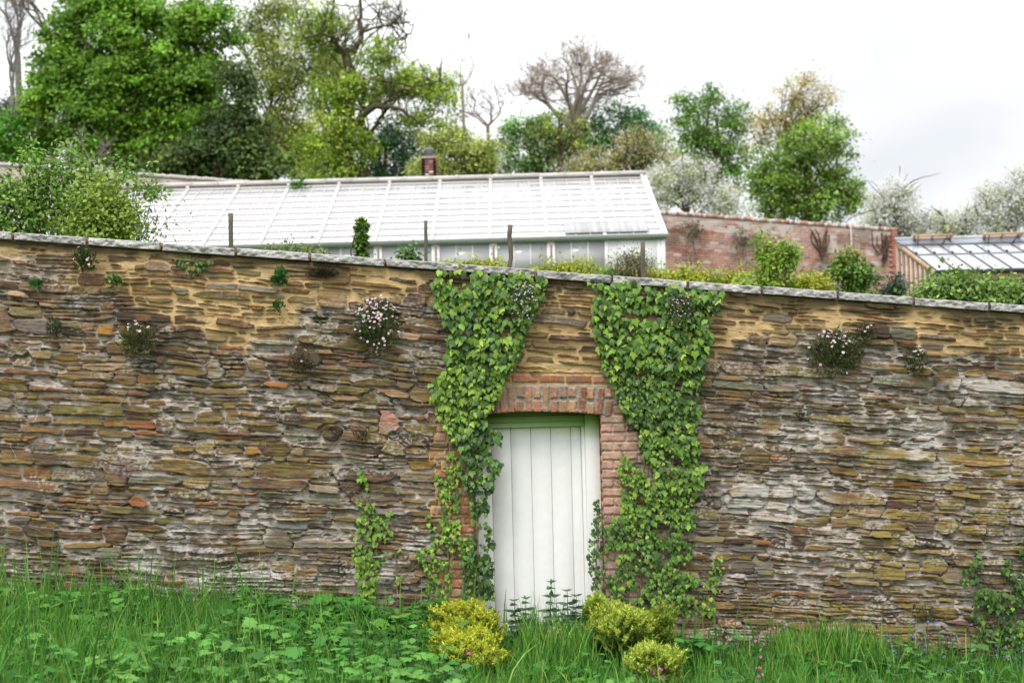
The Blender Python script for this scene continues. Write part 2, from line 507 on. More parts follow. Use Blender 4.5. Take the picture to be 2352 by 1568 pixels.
du_ = U0 - sc_cx[idm]; dw_ = ww - sc_cw[idm]
lam = fbm(U0 * 7, W0 * 75, 3, 0.6, seed=8) - .5
lump = fbm(U0 * 14, W0 * 24, 3, seed=9) - .5
grain = fbm(U0 * 90, W0 * 90, 2, seed=10) - .5
ins = sstep(0.0, 0.0065, dist)
stone_h = sout[idm] + np.clip(tlx[idm] * du_ + tlw[idm] * dw_, -.018, .018) + 0.016 * lam + 0.012 * lump
mort_rec = -0.006 + 0.030 * (fbm(U0 * 11, W0 * 16, 4, 0.6, seed=11) - .5) + 0.010 * grain
holes = sstep(0.58, 0.68, fbm(U0 * 10, W0 * 34, 3, seed=12)) * (1 - och)
mort_rec = mort_rec - 0.042 * holes
mort_och = 0.009 + 0.022 * (fbm(U0 * 7, W0 * 14, 4, seed=13) - .5) + 0.005 * grain
mort = mort_rec * (1 - och) + mort_och * och
lowmort = .8 * sstep(.56, .72, fbm(U0 * 1.6, W0 * 2.4, 3, seed=14)) * (1 - och)   # patches where the mortar is flush
mort = mort + 0.020 * lowmort
H = np.where(True, mort + (stone_h - mort) * ins, 0)
cover = sstep(0.0, 0.012, mort - stone_h + 0.014 * (fbm(U0 * 30, W0 * 45, 3, seed=15) - .5)) * np.maximum(och, lowmort * .8)
H = np.maximum(H, np.where(och > .3, mort_och - 0.010, -1))
ms = ins * (1 - cover)
# stone colour with streaks, rust and lichen
bc = scol[idm]
st1 = fbm(U0 * 5, W0 * 55, 3, seed=17); st2 = fbm(U0 * 9, W0 * 14, 4, seed=18); st3 = fbm(U0 * 60, W0 * 80, 2, seed=19)
cS = bc * (0.62 + 0.50 * st1 + 0.42 * (st2 - .2) + 0.35 * (st3 - .5))[..., None]
rust = sstep(.56, .70, fbm(U0 * 6, W0 * 18, 4, seed=20)) * 0.55
cS = cS * (1 - rust[..., None]) + np.array((.22, .11, .04)) * (0.7 + .6 * st3[..., None]) * rust[..., None]
lz = np.clip(sstep(1500, 2050, PX) * sstep(820, 1020, PY) + 0.5 * sstep(1500, 1000, PX) * sstep(780, 900, PY) * sstep(1300, 1000, PY), 0, 1)
li_ = sstep(.52, .66, fbm(U0 * 7, W0 * 16, 4, seed=22) + .10 * lz) * (0.25 + .5 * lz)
cS = cS * (1 - li_[..., None]) + np.array((.235, .175, .048)) * (.7 + .6 * st3[..., None]) * li_[..., None]
frost = sstep(.48, .68, fbm(U0 * 4, W0 * 7, 4, seed=23)) * sstep(.42, .62, st3 + .2 * (st2 - .5)) * (0.62 + .28 * sstep(1050, 1250, PY)) * (1 - .7 * och)
cS = cS * (1 - frost[..., None]) + np.array((.40, .37, .33)) * frost[..., None]
# mortar
cm1 = np.array((.48, .415, .36)) * (0.55 + 0.75 * fbm(U0 * 22, W0 * 30, 3, seed=24))[..., None]
dirt = sstep(.50, .64, fbm(U0 * 8, W0 * 20, 4, seed=25))
cm1 = cm1 * (1 - .55 * dirt[..., None]) + np.array((.12, .105, .08)) * .55 * dirt[..., None]
cm2 = np.array((.53, .37, .18)) * (0.74 + 0.48 * fbm(U0 * 15, W0 * 25, 3, seed=26))[..., None]
cM = cm1 * (1 - och[..., None]) + cm2 * och[..., None]
C = cM * (1 - ms[..., None]) + cS * ms[..., None]
# lime wash remains
lime = np.zeros(U0.shape)
for (qx, qy, rx, ry) in [(2120, 1000, 55, 75), (2150, 1080, 40, 40), (410, 1230, 32, 42), (585, 1210, 45, 45), (415, 1250, 30, 26), (330, 1290, 60, 22), (1910, 900, 60, 30),
                         (2250, 900, 110, 40), (1700, 1480, 120, 30), (560, 1330, 120, 30), (860, 1310, 60, 40), (970, 1250, 40, 20), (1850, 1000, 80, 40), (1780, 1150, 140, 60)]:
    e = ((PX - qx) / rx) ** 2 + ((PY - qy) / ry) ** 2
    lime = np.maximum(lime, sstep(1.3, .25, e) * sstep(.36, .60, fbm(U0 * 18, W0 * 26, 4, .6, seed=27) + .10))
lime *= .55
C = C * (1 - lime[..., None]) + np.array((.56, .53, .50)) * lime[..., None]
# patchy dark brown tone, stronger towards the coping
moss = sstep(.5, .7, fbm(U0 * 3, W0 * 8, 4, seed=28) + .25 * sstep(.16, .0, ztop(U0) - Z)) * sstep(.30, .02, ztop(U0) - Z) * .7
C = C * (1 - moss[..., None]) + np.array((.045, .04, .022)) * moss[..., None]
# bricks
brs = np.random.default_rng(33)
BP = np.array([(.40, .165, .085), (.31, .130, .070), (.43, .22, .15), (.40, .23, .12), (.16, .10, .072), (.37, .22, .18)])
bcol = BP[brs.integers(0, 6, NB + 1)] * brs.lognormal(0, .14, (NB + 1, 1))
pinkr = bk * 0
cB = bcol[bk] * (0.68 + .62 * fbm(U0 * 30, W0 * 30, 4, seed=29))[..., None]
pk_ = ((bid == 3) & (PY > 952))[..., None] * 0.62
cB = cB * (1 - pk_) + np.array((.58, .36, .30)) * (.74 + .5 * st3[..., None]) * pk_
speck = sstep(.60, .68, fbm(U0 * 75, W0 * 75, 2, seed=30)) * sstep(.40, .6, fbm(U0 * 10, W0 * 10, 3, seed=31))
cB = cB * (1 - .45 * speck[..., None]) + np.array((.55, .47, .42)) * .45 * speck[..., None]
gm = np.where((bid == 1)[..., None], np.array((.33, .30, .25)), np.where((bid == 3)[..., None], np.array((.50, .38, .27)), np.array((.52, .355, .17))))
gm = gm * (.65 + .6 * fbm(U0 * 35, W0 * 35, 3, seed=32))[..., None]
bi = sstep(0.0, .006, bdist)
speck = speck * .6
grime = sstep(.5, .68, fbm(U0 * 9, W0 * 12, 4, .6, seed=36)) * .5
cB = cB * (1 - grime[..., None]) + np.array((.20, .15, .115)) * grime[..., None]
C = np.where(isb[..., None], gm * (1 - bi[..., None]) + cB * bi[..., None], C)
bh = brs.uniform(.012, .022, NB + 1)
Hb = -0.002 + 0.010 * (fbm(U0 * 25, W0 * 25, 3, seed=34) - .5)
Hb = Hb + (bh[bk] + .006 * lump + .004 * grain - Hb) * bi
H = np.where(isb, Hb + np.where(bid == 1, .012, 0.0), H)
H = H + 0.035 * (fbm(U0 * .7, W0 * .9, 2, seed=35) - .5)
H = np.maximum(H, -0.05)

# opening
JL, JR = 1086.0, 1379.0
lean_px = (PY - 953) * math.sin(ROLL)
opening = (PX > JL + lean_px) & (PX < JR + lean_px) & (PY > 945.5 + 0.00038 * (PX - 1240) ** 2)
Vw = np.stack([X, -H, Z], -1).reshape(-1, 3); Cw = np.clip(C, 0.004, .8).reshape(-1, 3)
i = np.arange(nz_ - 1)[:, None] * nx + np.arange(nx - 1)[None]
Q = np.stack([i, i + 1, i + nx + 1, i + nx], -1)
opf = opening[:-1, :-1]
rf = bid[:-1, :-1]
stone_wall = thing('stone_wall', 'long brown slate rubble wall with ochre mortar round the white door', 'wall', (0, 0, -0.3))
def sub_mesh(name, mask, mat, extra=None, parent=stone_wall):
    q = Q[mask & ~opf]
    ids, inv = np.unique(q, return_inverse=True)
    g = Geo(); g.add(Vw[ids], [inv.reshape(-1, 4)], Cw[ids])
    if extra: extra(g)
    return g.build(name, mat, parent, True)
def zpx(px, py): return at(px, py, DW)
jl = zpx(JL, 953)[0]; jr = zpx(JR, 953)[0]; zh = zpx(1240, 944)[2]
def core(g):
    c = (.3, .24, .18)
    for (a, b) in ((-XW, jl - .012), (jr + .012, XW)):
        g.hexa([(a, .055, zbot(a) - .4), (b, .055, zbot(b) - .4), (b, .5, zbot(b) - .4), (a, .5, zbot(a) - .4), (a, .055, ztop(a)), (b, .055, ztop(b)), (b, .5, ztop(b)), (a, .5, ztop(a))], c)
    a, b = jl - .010, jr + .010
    g.hexa([(a, .055, zh + .03), (b, .055, zh + .03), (b, .5, zh + .03), (a, .5, zh + .03), (a, .055, ztop(a)), (b, .055, ztop(b)), (b, .5, ztop(b)), (a, .5, ztop(a))], c)
def reveal(side):
    def f(g):
        x = jl if side < 0 else jr
        zs = np.arange(-.6, zh + .05, .075)
        for k, z in enumerate(zs):
            c = BP[brs.integers(0, 6)] * brs.uniform(.8, 1.1)
            x0, x1 = (x - .012, x) if side < 0 else (x, x + .012)
            g.box((x0, -.004, z), (x1, .30, z + .064), c)
        x0, x1 = (x - .011, x - .004) if side < 0 else (x + .004, x + .011)
        g.box((x0, .003, -.6), (x1, .30, zh + .04), (.5, .38, .26))
    return f
def soffit(g):
    xs = np.linspace(jl - .01, jr + .01, 19)
    for a, b in zip(xs[:-1], xs[1:]):
        pxm = topx((a + b) / 2, zh, DW)[0]
        z = zpx(pxm, 945.5 + 0.00038 * (pxm - 1240) ** 2)[2] + .002
        c = BP[brs.integers(0, 6)] * .9
        g.box((a + .003, -.02, z), (b - .003, .30, z + .03), c)
sub_mesh('masonry', rf == 0, M_STONE, core)
sub_mesh('brick_arch', (rf == 1) | (rf == 4), M_BRICK, soffit)
sub_mesh('brick_pier', rf == 2, M_BRICK, reveal(-1))
sub_mesh('brick_pier', rf == 3, M_BRICK, reveal(1))
ivy_surface = (uu, vv, H)
def wall_y(x, z):
    v = (z - zbot(x)) / (ztop(x) - zbot(x))
    ii = np.clip(((np.asarray(x) + XW) / du).astype(int), 0, nx - 1); jj = np.clip((v * (nz_ - 1)).astype(int), 0, nz_ - 1)
    return -H[jj, ii]

# coping stones: rock-faced granite slabs, each its own part
joints = [-830, -657, -483, -310, -135, 37.6, 207, 376, 546, 715, 887, 1058, 1230, 1404, 1577, 1746, 1919, 2093, 2265, 2437, 2610, 2783, 2957, 3130]
for a, b in zip(joints[:-1], joints[1:]):
    xa = zpx(a, 560)[0] + .004; xb = zpx(b, 720)[0] - .004
    nxx, nr = 70, 14
    xs = np.linspace(xa, xb, nxx)
    # section: underside back -> front face -> top back
    sec = [(.50, .0), (-.035, .0)] + [(-.068, .006 + .057 * q / 8) for q in range(9)] + [(-.060, .068), (.2, .080), (.52, .082)]
    P = np.zeros((len(sec), nxx, 3)); off = random.uniform(-.004, .004)
    for k, (yy_, zz_) in enumerate(sec):
        P[k, :, 0] = xs; P[k, :, 1] = yy_; P[k, :, 2] = ztop(xs) + zz_ + off + .001
        if 1 < k < 12:
            n1 = fbm(xs * 16, np.full(nxx, zz_ * 34 + a), 4, .62, seed=41) - .5
            n2 = fbm(xs * 45, np.full(nxx, zz_ * 70 + a), 2, .6, seed=42) - .5
            P[k, :, 1] += .042 * n1 + .018 * n2 + .006
        if k >= 10:
            P[k, :, 2] += .009 * (fbm(xs * 12, np.full(nxx, a * .1), 3, seed=43) - .5)
        if k in (0, 1): P[k, :, 2] += .004
    lenr = len(sec)
    i_ = np.arange(lenr - 1)[:, None] * nxx + np.arange(nxx - 1)[None]
    q = np.stack([i_, i_ + nxx, i_ + nxx + 1, i_ + 1], -1).reshape(-1, 4)
    base = np.array((.40, .385, .37)) * random.uniform(.86, 1.1)
    cn = fbm(P[..., 0] * 25, P[..., 2] * 60 + P[..., 1] * 50, 4, seed=44)
    cc = base * (.50 + 1.0 * cn)[..., None]
    cc[:2] = (.07, .075, .035)  # underside painted dark green, the coping's shadow line put into its colour
    g = Geo(); g.add(P.reshape(-1, 3), [q, np.arange(lenr)[None] * nxx, (np.arange(lenr)[None] * nxx + nxx - 1)[:, ::-1]], cc.reshape(-1, 3))
    # joint fill
    jz = ztop(xb + .004)
    g.box((xb, -.050, jz + .006), (xb + .008, .5, jz + .060), (.28, .16, .09))
    g.build('coping_stone', M_COPING, stone_wall, False)

# ------------------------------------------------------------------ the white plank door
dy = 0.145
zb_ = -0.30
door = thing('garden_door', 'white painted plank door with green algae along its top, set in the stone wall', 'door', ((jl + jr) / 2, dy, zb_))
def stained(V, base=(.86, .855, .845)):
    V = np.asarray(V); px, py = topx(V[:, 0], V[:, 2], DW + dy)
    n = fbm(V[:, 0] * 12, V[:, 2] * 6, 3, seed=51) - .5
    g_ = sstep(1012, 968, py + 22 * n)
    top = sstep(984, 952, py + 8 * n)
    a = np.array(base); b = np.array((.27, .43, .12)); c = np.array((.11, .23, .025))
    r_ = a * (1 - g_[:, None]) + b * g_[:, None]
    r_ = r_ * (1 - top[:, None]) + c * top[:, None]
    low = sstep(.35, -.1, V[:, 2]) * sstep(.5, .65, n + .5) * .3
    return r_ * (1 - low[:, None]) + np.array((.45, .5, .35)) * low[:, None]
def panel(g, x0, x1, z0, z1, y, th=.03, ny=1, bev=.004):
    n = 40
    zs = np.linspace(z0, z1, n)
    prof = [(x0, y + bev), (x0 + bev, y), (x1 - bev, y), (x1, y + bev), (x1, y + th), (x0, y + th)]
    V = np.array([[(px_, py_, z) for (px_, py_) in prof] for z in zs]).reshape(-1, 3)
    k = len(prof)
    i_ = np.arange(n - 1)[:, None] * k + np.arange(k)[None]; j_ = np.arange(n - 1)[:, None] * k + (np.arange(k)[None] + 1) % k
    q = np.stack([i_, j_, j_ + k, i_ + k], -1).reshape(-1, 4)
    g.add(V, [q, np.arange(k)[None, ::-1], np.arange(k)[None] + (n - 1) * k], stained(V))
sy = (DW + dy + .045) / F
xl = [at(v, 1150, DW + dy + .045)[0] for v in (1086, 1131.0, 1176.5, 1222.5, 1268.5, 1314.5, 1338.5)]
zt = at(1240, 980, DW + dy + .045)[2]
g = Geo()
for a, b in zip(xl[:-1], xl[1:]):
    panel(g, a + .0012, b - .0012, zb_ + .02, zt, dy + .045, .03, bev=.005)
g.box((xl[0], dy + .066, zb_ + .02), (xl[-1], dy + .09, zt), (.35, .37, .33))
g.build('door_leaf', M_DOOR, door, False)
g = Geo()
fr = at(1339, 1150, DW + dy)[0]
panel(g, fr, fr + .030, zb_, zt - .003, dy + .012, .06)                 # stop bead
panel(g, fr + .0305, jr - .003, zb_, zh + .02, dy - .008, .09)                # right jamb
panel(g, jl + .003, xl[0] - .002, zb_, zh + .02, dy - .006, .09)
hl, hr = jl + .004, fr + .0295
z1 = at(1240, 968, DW + dy)[2]; z2 = at(1240, 954, DW + dy)[2]
panel(g, xl[0], hr, zt, z1 - .002, dy + .020, .06)
panel(g, xl[0], hr, z1, z2 - .003, dy + .004, .07)
panel(g, xl[0], hr, z2, zh + .03, dy + .022, .06)
g.box((jl + .004, dy + .082, zt - .05), (jr - .004, dy + .12, zh + .035), (.10, .16, .05)); g.box((jl + .004, dy + .082, zb_), (xl[0], dy + .12, zt), (.5, .5, .5)); g.box((fr, dy + .082, zb_), (jr - .004, dy + .12, zt), (.5, .5, .5))
g.build('door_frame', M_DOOR, door, False)

# ------------------------------------------------------------------ leaves: templates and scattering
def fan(outline, mid, zf):
    """leaf outline (x across, y along) as a fan round a raised midrib point"""
    O = np.array(outline, float)
    V = np.zeros((len(O) + 1, 3)); V[0, :2] = mid; V[1:, :2] = O
    V[:, 2] = [zf(x, y) for x, y in V[:, :2]]
    n = len(O); k = np.arange(n)
    return V, np.stack([np.zeros(n, int), 1 + k, 1 + (k + 1) % n], -1)
ih = [(0, 0), (.20, -.10), (.42, -.04), (.40, .18), (.50, .40), (.26, .50), (.13, .78), (0, 1.0)]
IVY_T = fan(ih + [(-x, y) for x, y in ih[-2:0:-1]], (0, .35), lambda x, y: -.28 * abs(x) ** 1.2 - .16 * max(0, y - .3) ** 1.5 + .02)
ih2 = [(0, 0), (.22, -.06), (.36, .12), (.38, .36), (.24, .62), (0, 1.0)]
IVY_T2 = fan(ih2 + [(-x, y) for x, y in ih2[-2:0:-1]], (0, .4), lambda x, y: -.3 * abs(x) - .12 * y * y)
RH = (np.array([(0, 0, 0), (.32, .45, .06), (0, 1, -.05), (-.32, .45, .06)], float), np.array([[0, 1, 2, 3]]))
LANCE = (np.array([(0, 0, 0), (.16, .35, .03), (0, 1, -.1), (-.16, .35, .03)], float), np.array([[0, 1, 2, 3]]))
lh = [(0, 0), (.10, -.12), (.34, -.16), (.30, .06), (.55, .12), (.62, .34), (.40, .40), (.46, .66), (.26, .64), (.16, .86), (0, 1.0)]
LOBED = fan(lh + [(-x, y) for x, y in lh[-2:0:-1]], (0, .25), lambda x, y: -.22 * abs(x) - .18 * y * y + .05)
nh = [(0, 0), (.30, .04), (.36, .22), (.42, .28), (.31, .42), (.33, .50), (.18, .70), (0, 1.0)]
NETTLE = fan(nh + [(-x, y) for x, y in nh[-2:0:-1]], (0, .35), lambda x, y: -.25 * abs(x) - .18 * y * y)

def unit(v): return v / (np.linalg.norm(v, axis=-1, keepdims=True) + 1e-9)
def scatter(g, tpl, pos, tip, nor, size, c):
    tV, tF = tpl
    tip = unit(tip); nor = unit(nor - tip * (nor * tip).sum(-1, keepdims=True)); side = np.cross(tip, nor)
    size = np.broadcast_to(np.asarray(size, float), (len(pos),))
    V = pos[:, None] + size[:, None, None] * (tV[None, :, 0:1] * side[:, None] + tV[None, :, 1:2] * tip[:, None] + tV[None, :, 2:3] * nor[:, None])
    k = len(tV)
    Fq = (tF[None] + (np.arange(len(pos)) * k)[:, None, None]).reshape(-1, tF.shape[1])
    cc = np.repeat(c, k, axis=0)
    g.add(V.reshape(-1, 3), [Fq], cc)
def colmix(n, cols, jit=.15, w=None, r_=rng):
    cols = np.array(cols); p = None if w is None else np.array(w) / sum(w)
    k = r_.choice(len(cols), n, p=p); k2 = r_.choice(len(cols), n, p=p); t = r_.random((n, 1)) * .5
    return np.clip((cols[k] * (1 - t) + cols[k2] * t) * r_.lognormal(0, jit, (n, 1)), .002, .9)

def in_poly(px, py, poly):
    P = np.array(poly, float); ins = np.zeros(px.shape, bool); j = len(P) - 1
    for i in range(len(P)):
        xi, yi = P[i]; xj, yj = P[j]
        cnd = ((yi > py) != (yj > py)) & (px < (xj - xi) * (py - yi) / (yj - yi + 1e-9) + xi)
        ins ^= cnd; j = i
    return ins

IVY_DARK = (.026, .072, .011); IVY_MID = (.064, .158, .017); IVY_BR = (.150, .285, .027); IVY_LIME = (.27, .39, .045); IVY_GREY = (.075, .132, .037)
def ivy(label, polys, strands, cat='ivy'):
    """polys: (outline, leaf size m, leaves per 1000 px2, thickness m, colours weights)"""
    p0 = np.mean(np.array(polys[0][0]), axis=0); b = zpx(*p0)
    t = thing('ivy_plant', label, cat, (b[0], -.03, zfront(b[0], 0)))
    g = Geo()
    for (poly, size, dens, thick, w) in polys:
        size = size * .74; dens = dens * 2.05
        P = np.array(poly, float); lo = P.min(0) - 12; hi = P.max(0) + 12
        A = (hi - lo).prod(); n = int(A * dens / 1000)
        px = rng.uniform(lo[0], hi[0], n); py = rng.uniform(lo[1], hi[1], n)
        jx = px + 26 * (fbm(px / 26, py / 26, 2, seed=61) - .5); jy = py + 26 * (fbm(px / 26, py / 26, 2, seed=62) - .5)
        ok = in_poly(jx, jy, poly)
        # thin places where the wall shows through
        ok &= fbm(px / 30, py / 30, 3, seed=63) > .30 + .09 * sstep(1000, 1200, py)
        px, py = px[ok], py[ok]; n = len(px)
        pos = np.array([at(a, c, DW) for a, c in zip(px, py)])
        bulge = thick * (0.25 + rng.random(n) ** 1.0) * (.5 + fbm(px / 50, py / 50, 2, seed=64))
        dk = rng.random(n)
        pos[:, 1] = wall_y(pos[:, 0], pos[:, 2]) - .012 - bulge
        inop = (px > JL) & (px < JR + 8) & (py > 950)
        pos[inop, 1] += .03
        tip = np.stack([rng.normal(0, .42, n), rng.normal(-.38, .22, n), np.full(n, -1.0)], -1)
        nor = np.stack([rng.normal(0, .35, n), np.full(n, -1.0), rng.normal(.75, .35, n)], -1)
        sz = size * rng.lognormal(0, .33, n) * (.75 + .5 * fbm(px / 40, py / 40, 2, seed=66)); sz = np.minimum(sz, size * 1.5)
        cc = colmix(n, [IVY_DARK, IVY_MID, IVY_BR, IVY_LIME, IVY_GREY], .18, w)
        k = rng.random(n) < .8
        scatter(g, IVY_T, pos[k], tip[k], nor[k], sz[k], cc[k])
        scatter(g, IVY_T2, pos[~k], tip[~k], nor[~k], sz[~k], cc[~k])
    g.build('ivy', M_IVY, t, False)
    g = Geo()
    for s in strands:
        P = np.array(s, float); n = max(8, int(np.abs(np.diff(P[:, 1])).sum() / 9))
        tt = np.linspace(0, 1, n); ti = np.linspace(0, 1, len(P))
        px = np.interp(tt, ti, P[:, 0]) + 5 * rng.normal(0, 1, n).cumsum() / 6; py = np.interp(tt, ti, P[:, 1])
        pts = np.array([at(a, c, DW) for a, c in zip(px, py)])
        pts[:, 1] = np.minimum(wall_y(pts[:, 0], pts[:, 2]), -.005) - .012
        g.tube(pts, np.linspace(.010, .004, n), 5, (.20, .14, .09))
        for k in range(3, n - 2, 2):
            e = pts[k] + np.array([rng.choice([-1, 1]) * rng.uniform(.05, .16), -.006, rng.uniform(.02, .12)])
            epx, epy = topx(e[0], e[2], DW)
            if JL - 4 < epx < JR + 12 and epy > 940: continue
            e[1] = min(wall_y(e[0:1], e[2:3])[0], 0.0) - .012
            g.tube([pts[k], (pts[k] + e) / 2 + (0, -.01, 0), e], [.004, .003, .002], 4, (.19, .14, .08))
    g.build('stem', M_BARK, t, True)
    return t

W_UP = (2.2, 3.2, 3.6, 1.6, .8); W_LO = (2.6, 3.2, 2.6, 1.0, 1.6); W_LIME = (1, 2.6, 3.8, 2.6, .4); W_DK = (4.5, 3, .8, .2, 2.6)
ivy('dense ivy hanging over the coping and down the left side of the door', [
    ([(1000, 628), (1060, 618), (1150, 628), (1252, 640), (1250, 685), (1222, 730), (1190, 780), (1196, 820), (1160, 862), (1030, 850), (1032, 790), (1010, 725), (990, 690)], .066, 15, .08, W_UP),
    ([(1030, 840), (1165, 855), (1150, 905), (1128, 950), (1105, 985), (1090, 1010), (1045, 1010), (1005, 975), (988, 935), (984, 890), (1000, 856)], .056, 17, .07, W_LIME),
    ([(1050, 990), (1118, 965), (1150, 992), (1156, 1020), (1130, 1045), (1148, 1070), (1122, 1105), (1070, 1110), (1062, 1040)], .062, 14, .07, W_DK),
    ([(1070, 1090), (1130, 1090), (1122, 1180), (1130, 1240), (1120, 1300), (1136, 1370), (1140, 1400), (1095, 1420), (1088, 1330), (1078, 1250), (1082, 1180)], .050, 19, .06, W_DK),
    ([(1015, 1062), (1040, 1032), (1066, 1048), (1058, 1110), (1050, 1180), (1046, 1240), (1012, 1250), (1018, 1160), (1004, 1110)], .040, 17, .04, W_LIME),
    ([(985, 1185), (1000, 1180), (1010, 1240), (990, 1250)], .036, 15, .03, W_LIME),
    ([(960, 1270), (985, 1240), (1045, 1235), (1085, 1245), (1082, 1290), (1040, 1300), (1030, 1370), (1005, 1400), (970, 1380), (985, 1330)], .038, 16, .04, W_LIME),
    ([(1060, 1260), (1095, 1260), (1095, 1395), (1060, 1400)], .042, 13, .05, W_DK)],
    [[(1100, 1400), (1098, 1200), (1085, 1010), (1070, 900), (1090, 760), (1110, 640)], [(1020, 1390), (1035, 1200), (1045, 1050)], [(1075, 1400), (1068, 1290)]])
ivy('dense ivy hanging over the coping and down the right side of the door', [
    ([(1350, 655), (1400, 648), (1540, 660), (1652, 672), (1650, 700), (1612, 720), (1632, 790), (1616, 850), (1380, 850), (1368, 780), (1362, 700)], .066, 15, .07, W_UP),
    ([(1378, 840), (1622, 840), (1598, 910), (1600, 960), (1590, 1000), (1470, 1000), (1440, 950), (1420, 910), (1400, 880)], .052, 20, .06, W_LO),
    ([(1462, 990), (1596, 990), (1612, 1060), (1596, 1130), (1500, 1110), (1486, 1060)], .056, 18, .06, W_UP),
    ([(1416, 1030), (1440, 1022), (1450, 1060), (1490, 1100), (1600, 1110), (1588, 1200), (1400, 1210), (1424, 1150), (1420, 1080)], .044, 20, .05, W_LIME),
    ([(1386, 1200), (1590, 1170), (1602, 1180), (1590, 1260), (1604, 1310), (1590, 1370), (1560, 1400), (1400, 1390), (1398, 1280)], .044, 20, .05, W_LO),
    ([(1560, 1330), (1620, 1340), (1640, 1400), (1600, 1420), (1560, 1400)], .038, 11, .03, W_LIME),
    ([(1632, 1290), (1655, 1270), (1662, 1290), (1650, 1350), (1630, 1400), (1618, 1390)], .038, 17, .03, W_LIME),
    ([(1355, 1160), (1368, 1150), (1384, 1200), (1388, 1300), (1384, 1380), (1356, 1380), (1352, 1270)], .038, 19, .05, W_DK)],
    [[(1470, 1400), (1480, 1200), (1478, 1020), (1482, 900), (1470, 780), (1480, 690)], [(1560, 1390), (1555, 1150), (1540, 960), (1560, 720)], [(1370, 1400), (1370, 1170)], [(1636, 1400), (1648, 1280)], [(1440, 1400), (1450, 1200), (1432, 1040)]])
ivy('small forked strand of pale ivy on the wall well left of the door', [
    ([(812, 1085), (826, 1072), (842, 1100), (855, 1150), (872, 1200), (868, 1260), (882, 1290), (868, 1340), (862, 1375), (828, 1380), (822, 1300), (808, 1220), (830, 1170), (815, 1120)], .044, 17, .04, W_LIME),
    ([(868, 1215), (884, 1180), (902, 1172), (905, 1195), (885, 1240), (872, 1250)], .038, 15, .03, W_LIME),
    ([(905, 1265), (918, 1262), (920, 1340), (908, 1345)], .030, 12, .02, W_LIME),
    ([(884, 1265), (905, 1268), (900, 1290), (880, 1295)], .034, 12, .02, W_LIME)],
    [[(845, 1400), (850, 1280), (860, 1200), (825, 1085)], [(862, 1270), (895, 1185)], [(913, 1370), (912, 1265)]])
ivy('dark ivy climbing the foot of the wall at the far right end', [
    ([(2222, 1270), (2236, 1255), (2250, 1300), (2262, 1350), (2300, 1350), (2296, 1300), (2318, 1275), (2330, 1310), (2352, 1330), (2420, 1300), (2420, 1560), (2290, 1540), (2270, 1460), (2240, 1470), (2225, 1400), (2235, 1340), (2195, 1330), (2200, 1312), (2222, 1310)], .046, 19, .06, W_DK),
    ([(2335, 1245), (2400, 1220), (2400, 1300), (2345, 1300)], .046, 15, .05, W_DK)],
    [[(2300, 1560), (2290, 1420), (2240, 1270)], [(2330, 1560), (2310, 1290)], [(2400, 1560), (2380, 1260)]])
ivy('sparse trails of small ivy under the coping near the left end', [
    ([(392, 590), (420, 588), (500, 600), (495, 615), (470, 625), (440, 640), (420, 615), (395, 612)], .040, 11, .02, W_DK)],
    [[(395, 595), (495, 608)], [(450, 640), (440, 600)]])

# fine dead creeper stems and rootlets clinging to the stones
g = Geo()
for k in range(780):
    x = rng.uniform(-6, 6); z = zbot(x) + .3 + (ztop(x) - zbot(x) - .55) * rng.random() ** 1.2
    px, py = topx(x, z, DW)
    if 1000 < px < 1480 and py > 840: continue
    if py < np.interp(px, bx, by) + 20 and rng.random() < .8: continue
    n = 7; az = rng.uniform(0, 2 * np.pi); L = rng.uniform(.05, .22); cv_ = rng.normal(0, .5, n).cumsum()
    dx_ = np.cos(az + cv_ * .5) * L / n; dz_ = np.sin(az + cv_ * .5) * L / n * .8
    pts = np.stack([x + dx_.cumsum(), np.zeros(n), z + dz_.cumsum()], -1); pts[:, 1] = wall_y(pts[:, 0], pts[:, 2]) - .004
    pts[:, 1] = np.minimum(pts[:, 1], np.convolve(np.pad(pts[:, 1], 1, 'edge'), [1/3] * 3, 'valid'))
    g.tube(pts, rng.uniform(.0009, .0018), 3, np.array((.50, .44, .37)) * rng.uniform(.5, 1.15))
tag(g.build('dead_stems', M_BARK), 'fine pale dead creeper stems clinging all over the stone face', 'stems', kind='stuff')

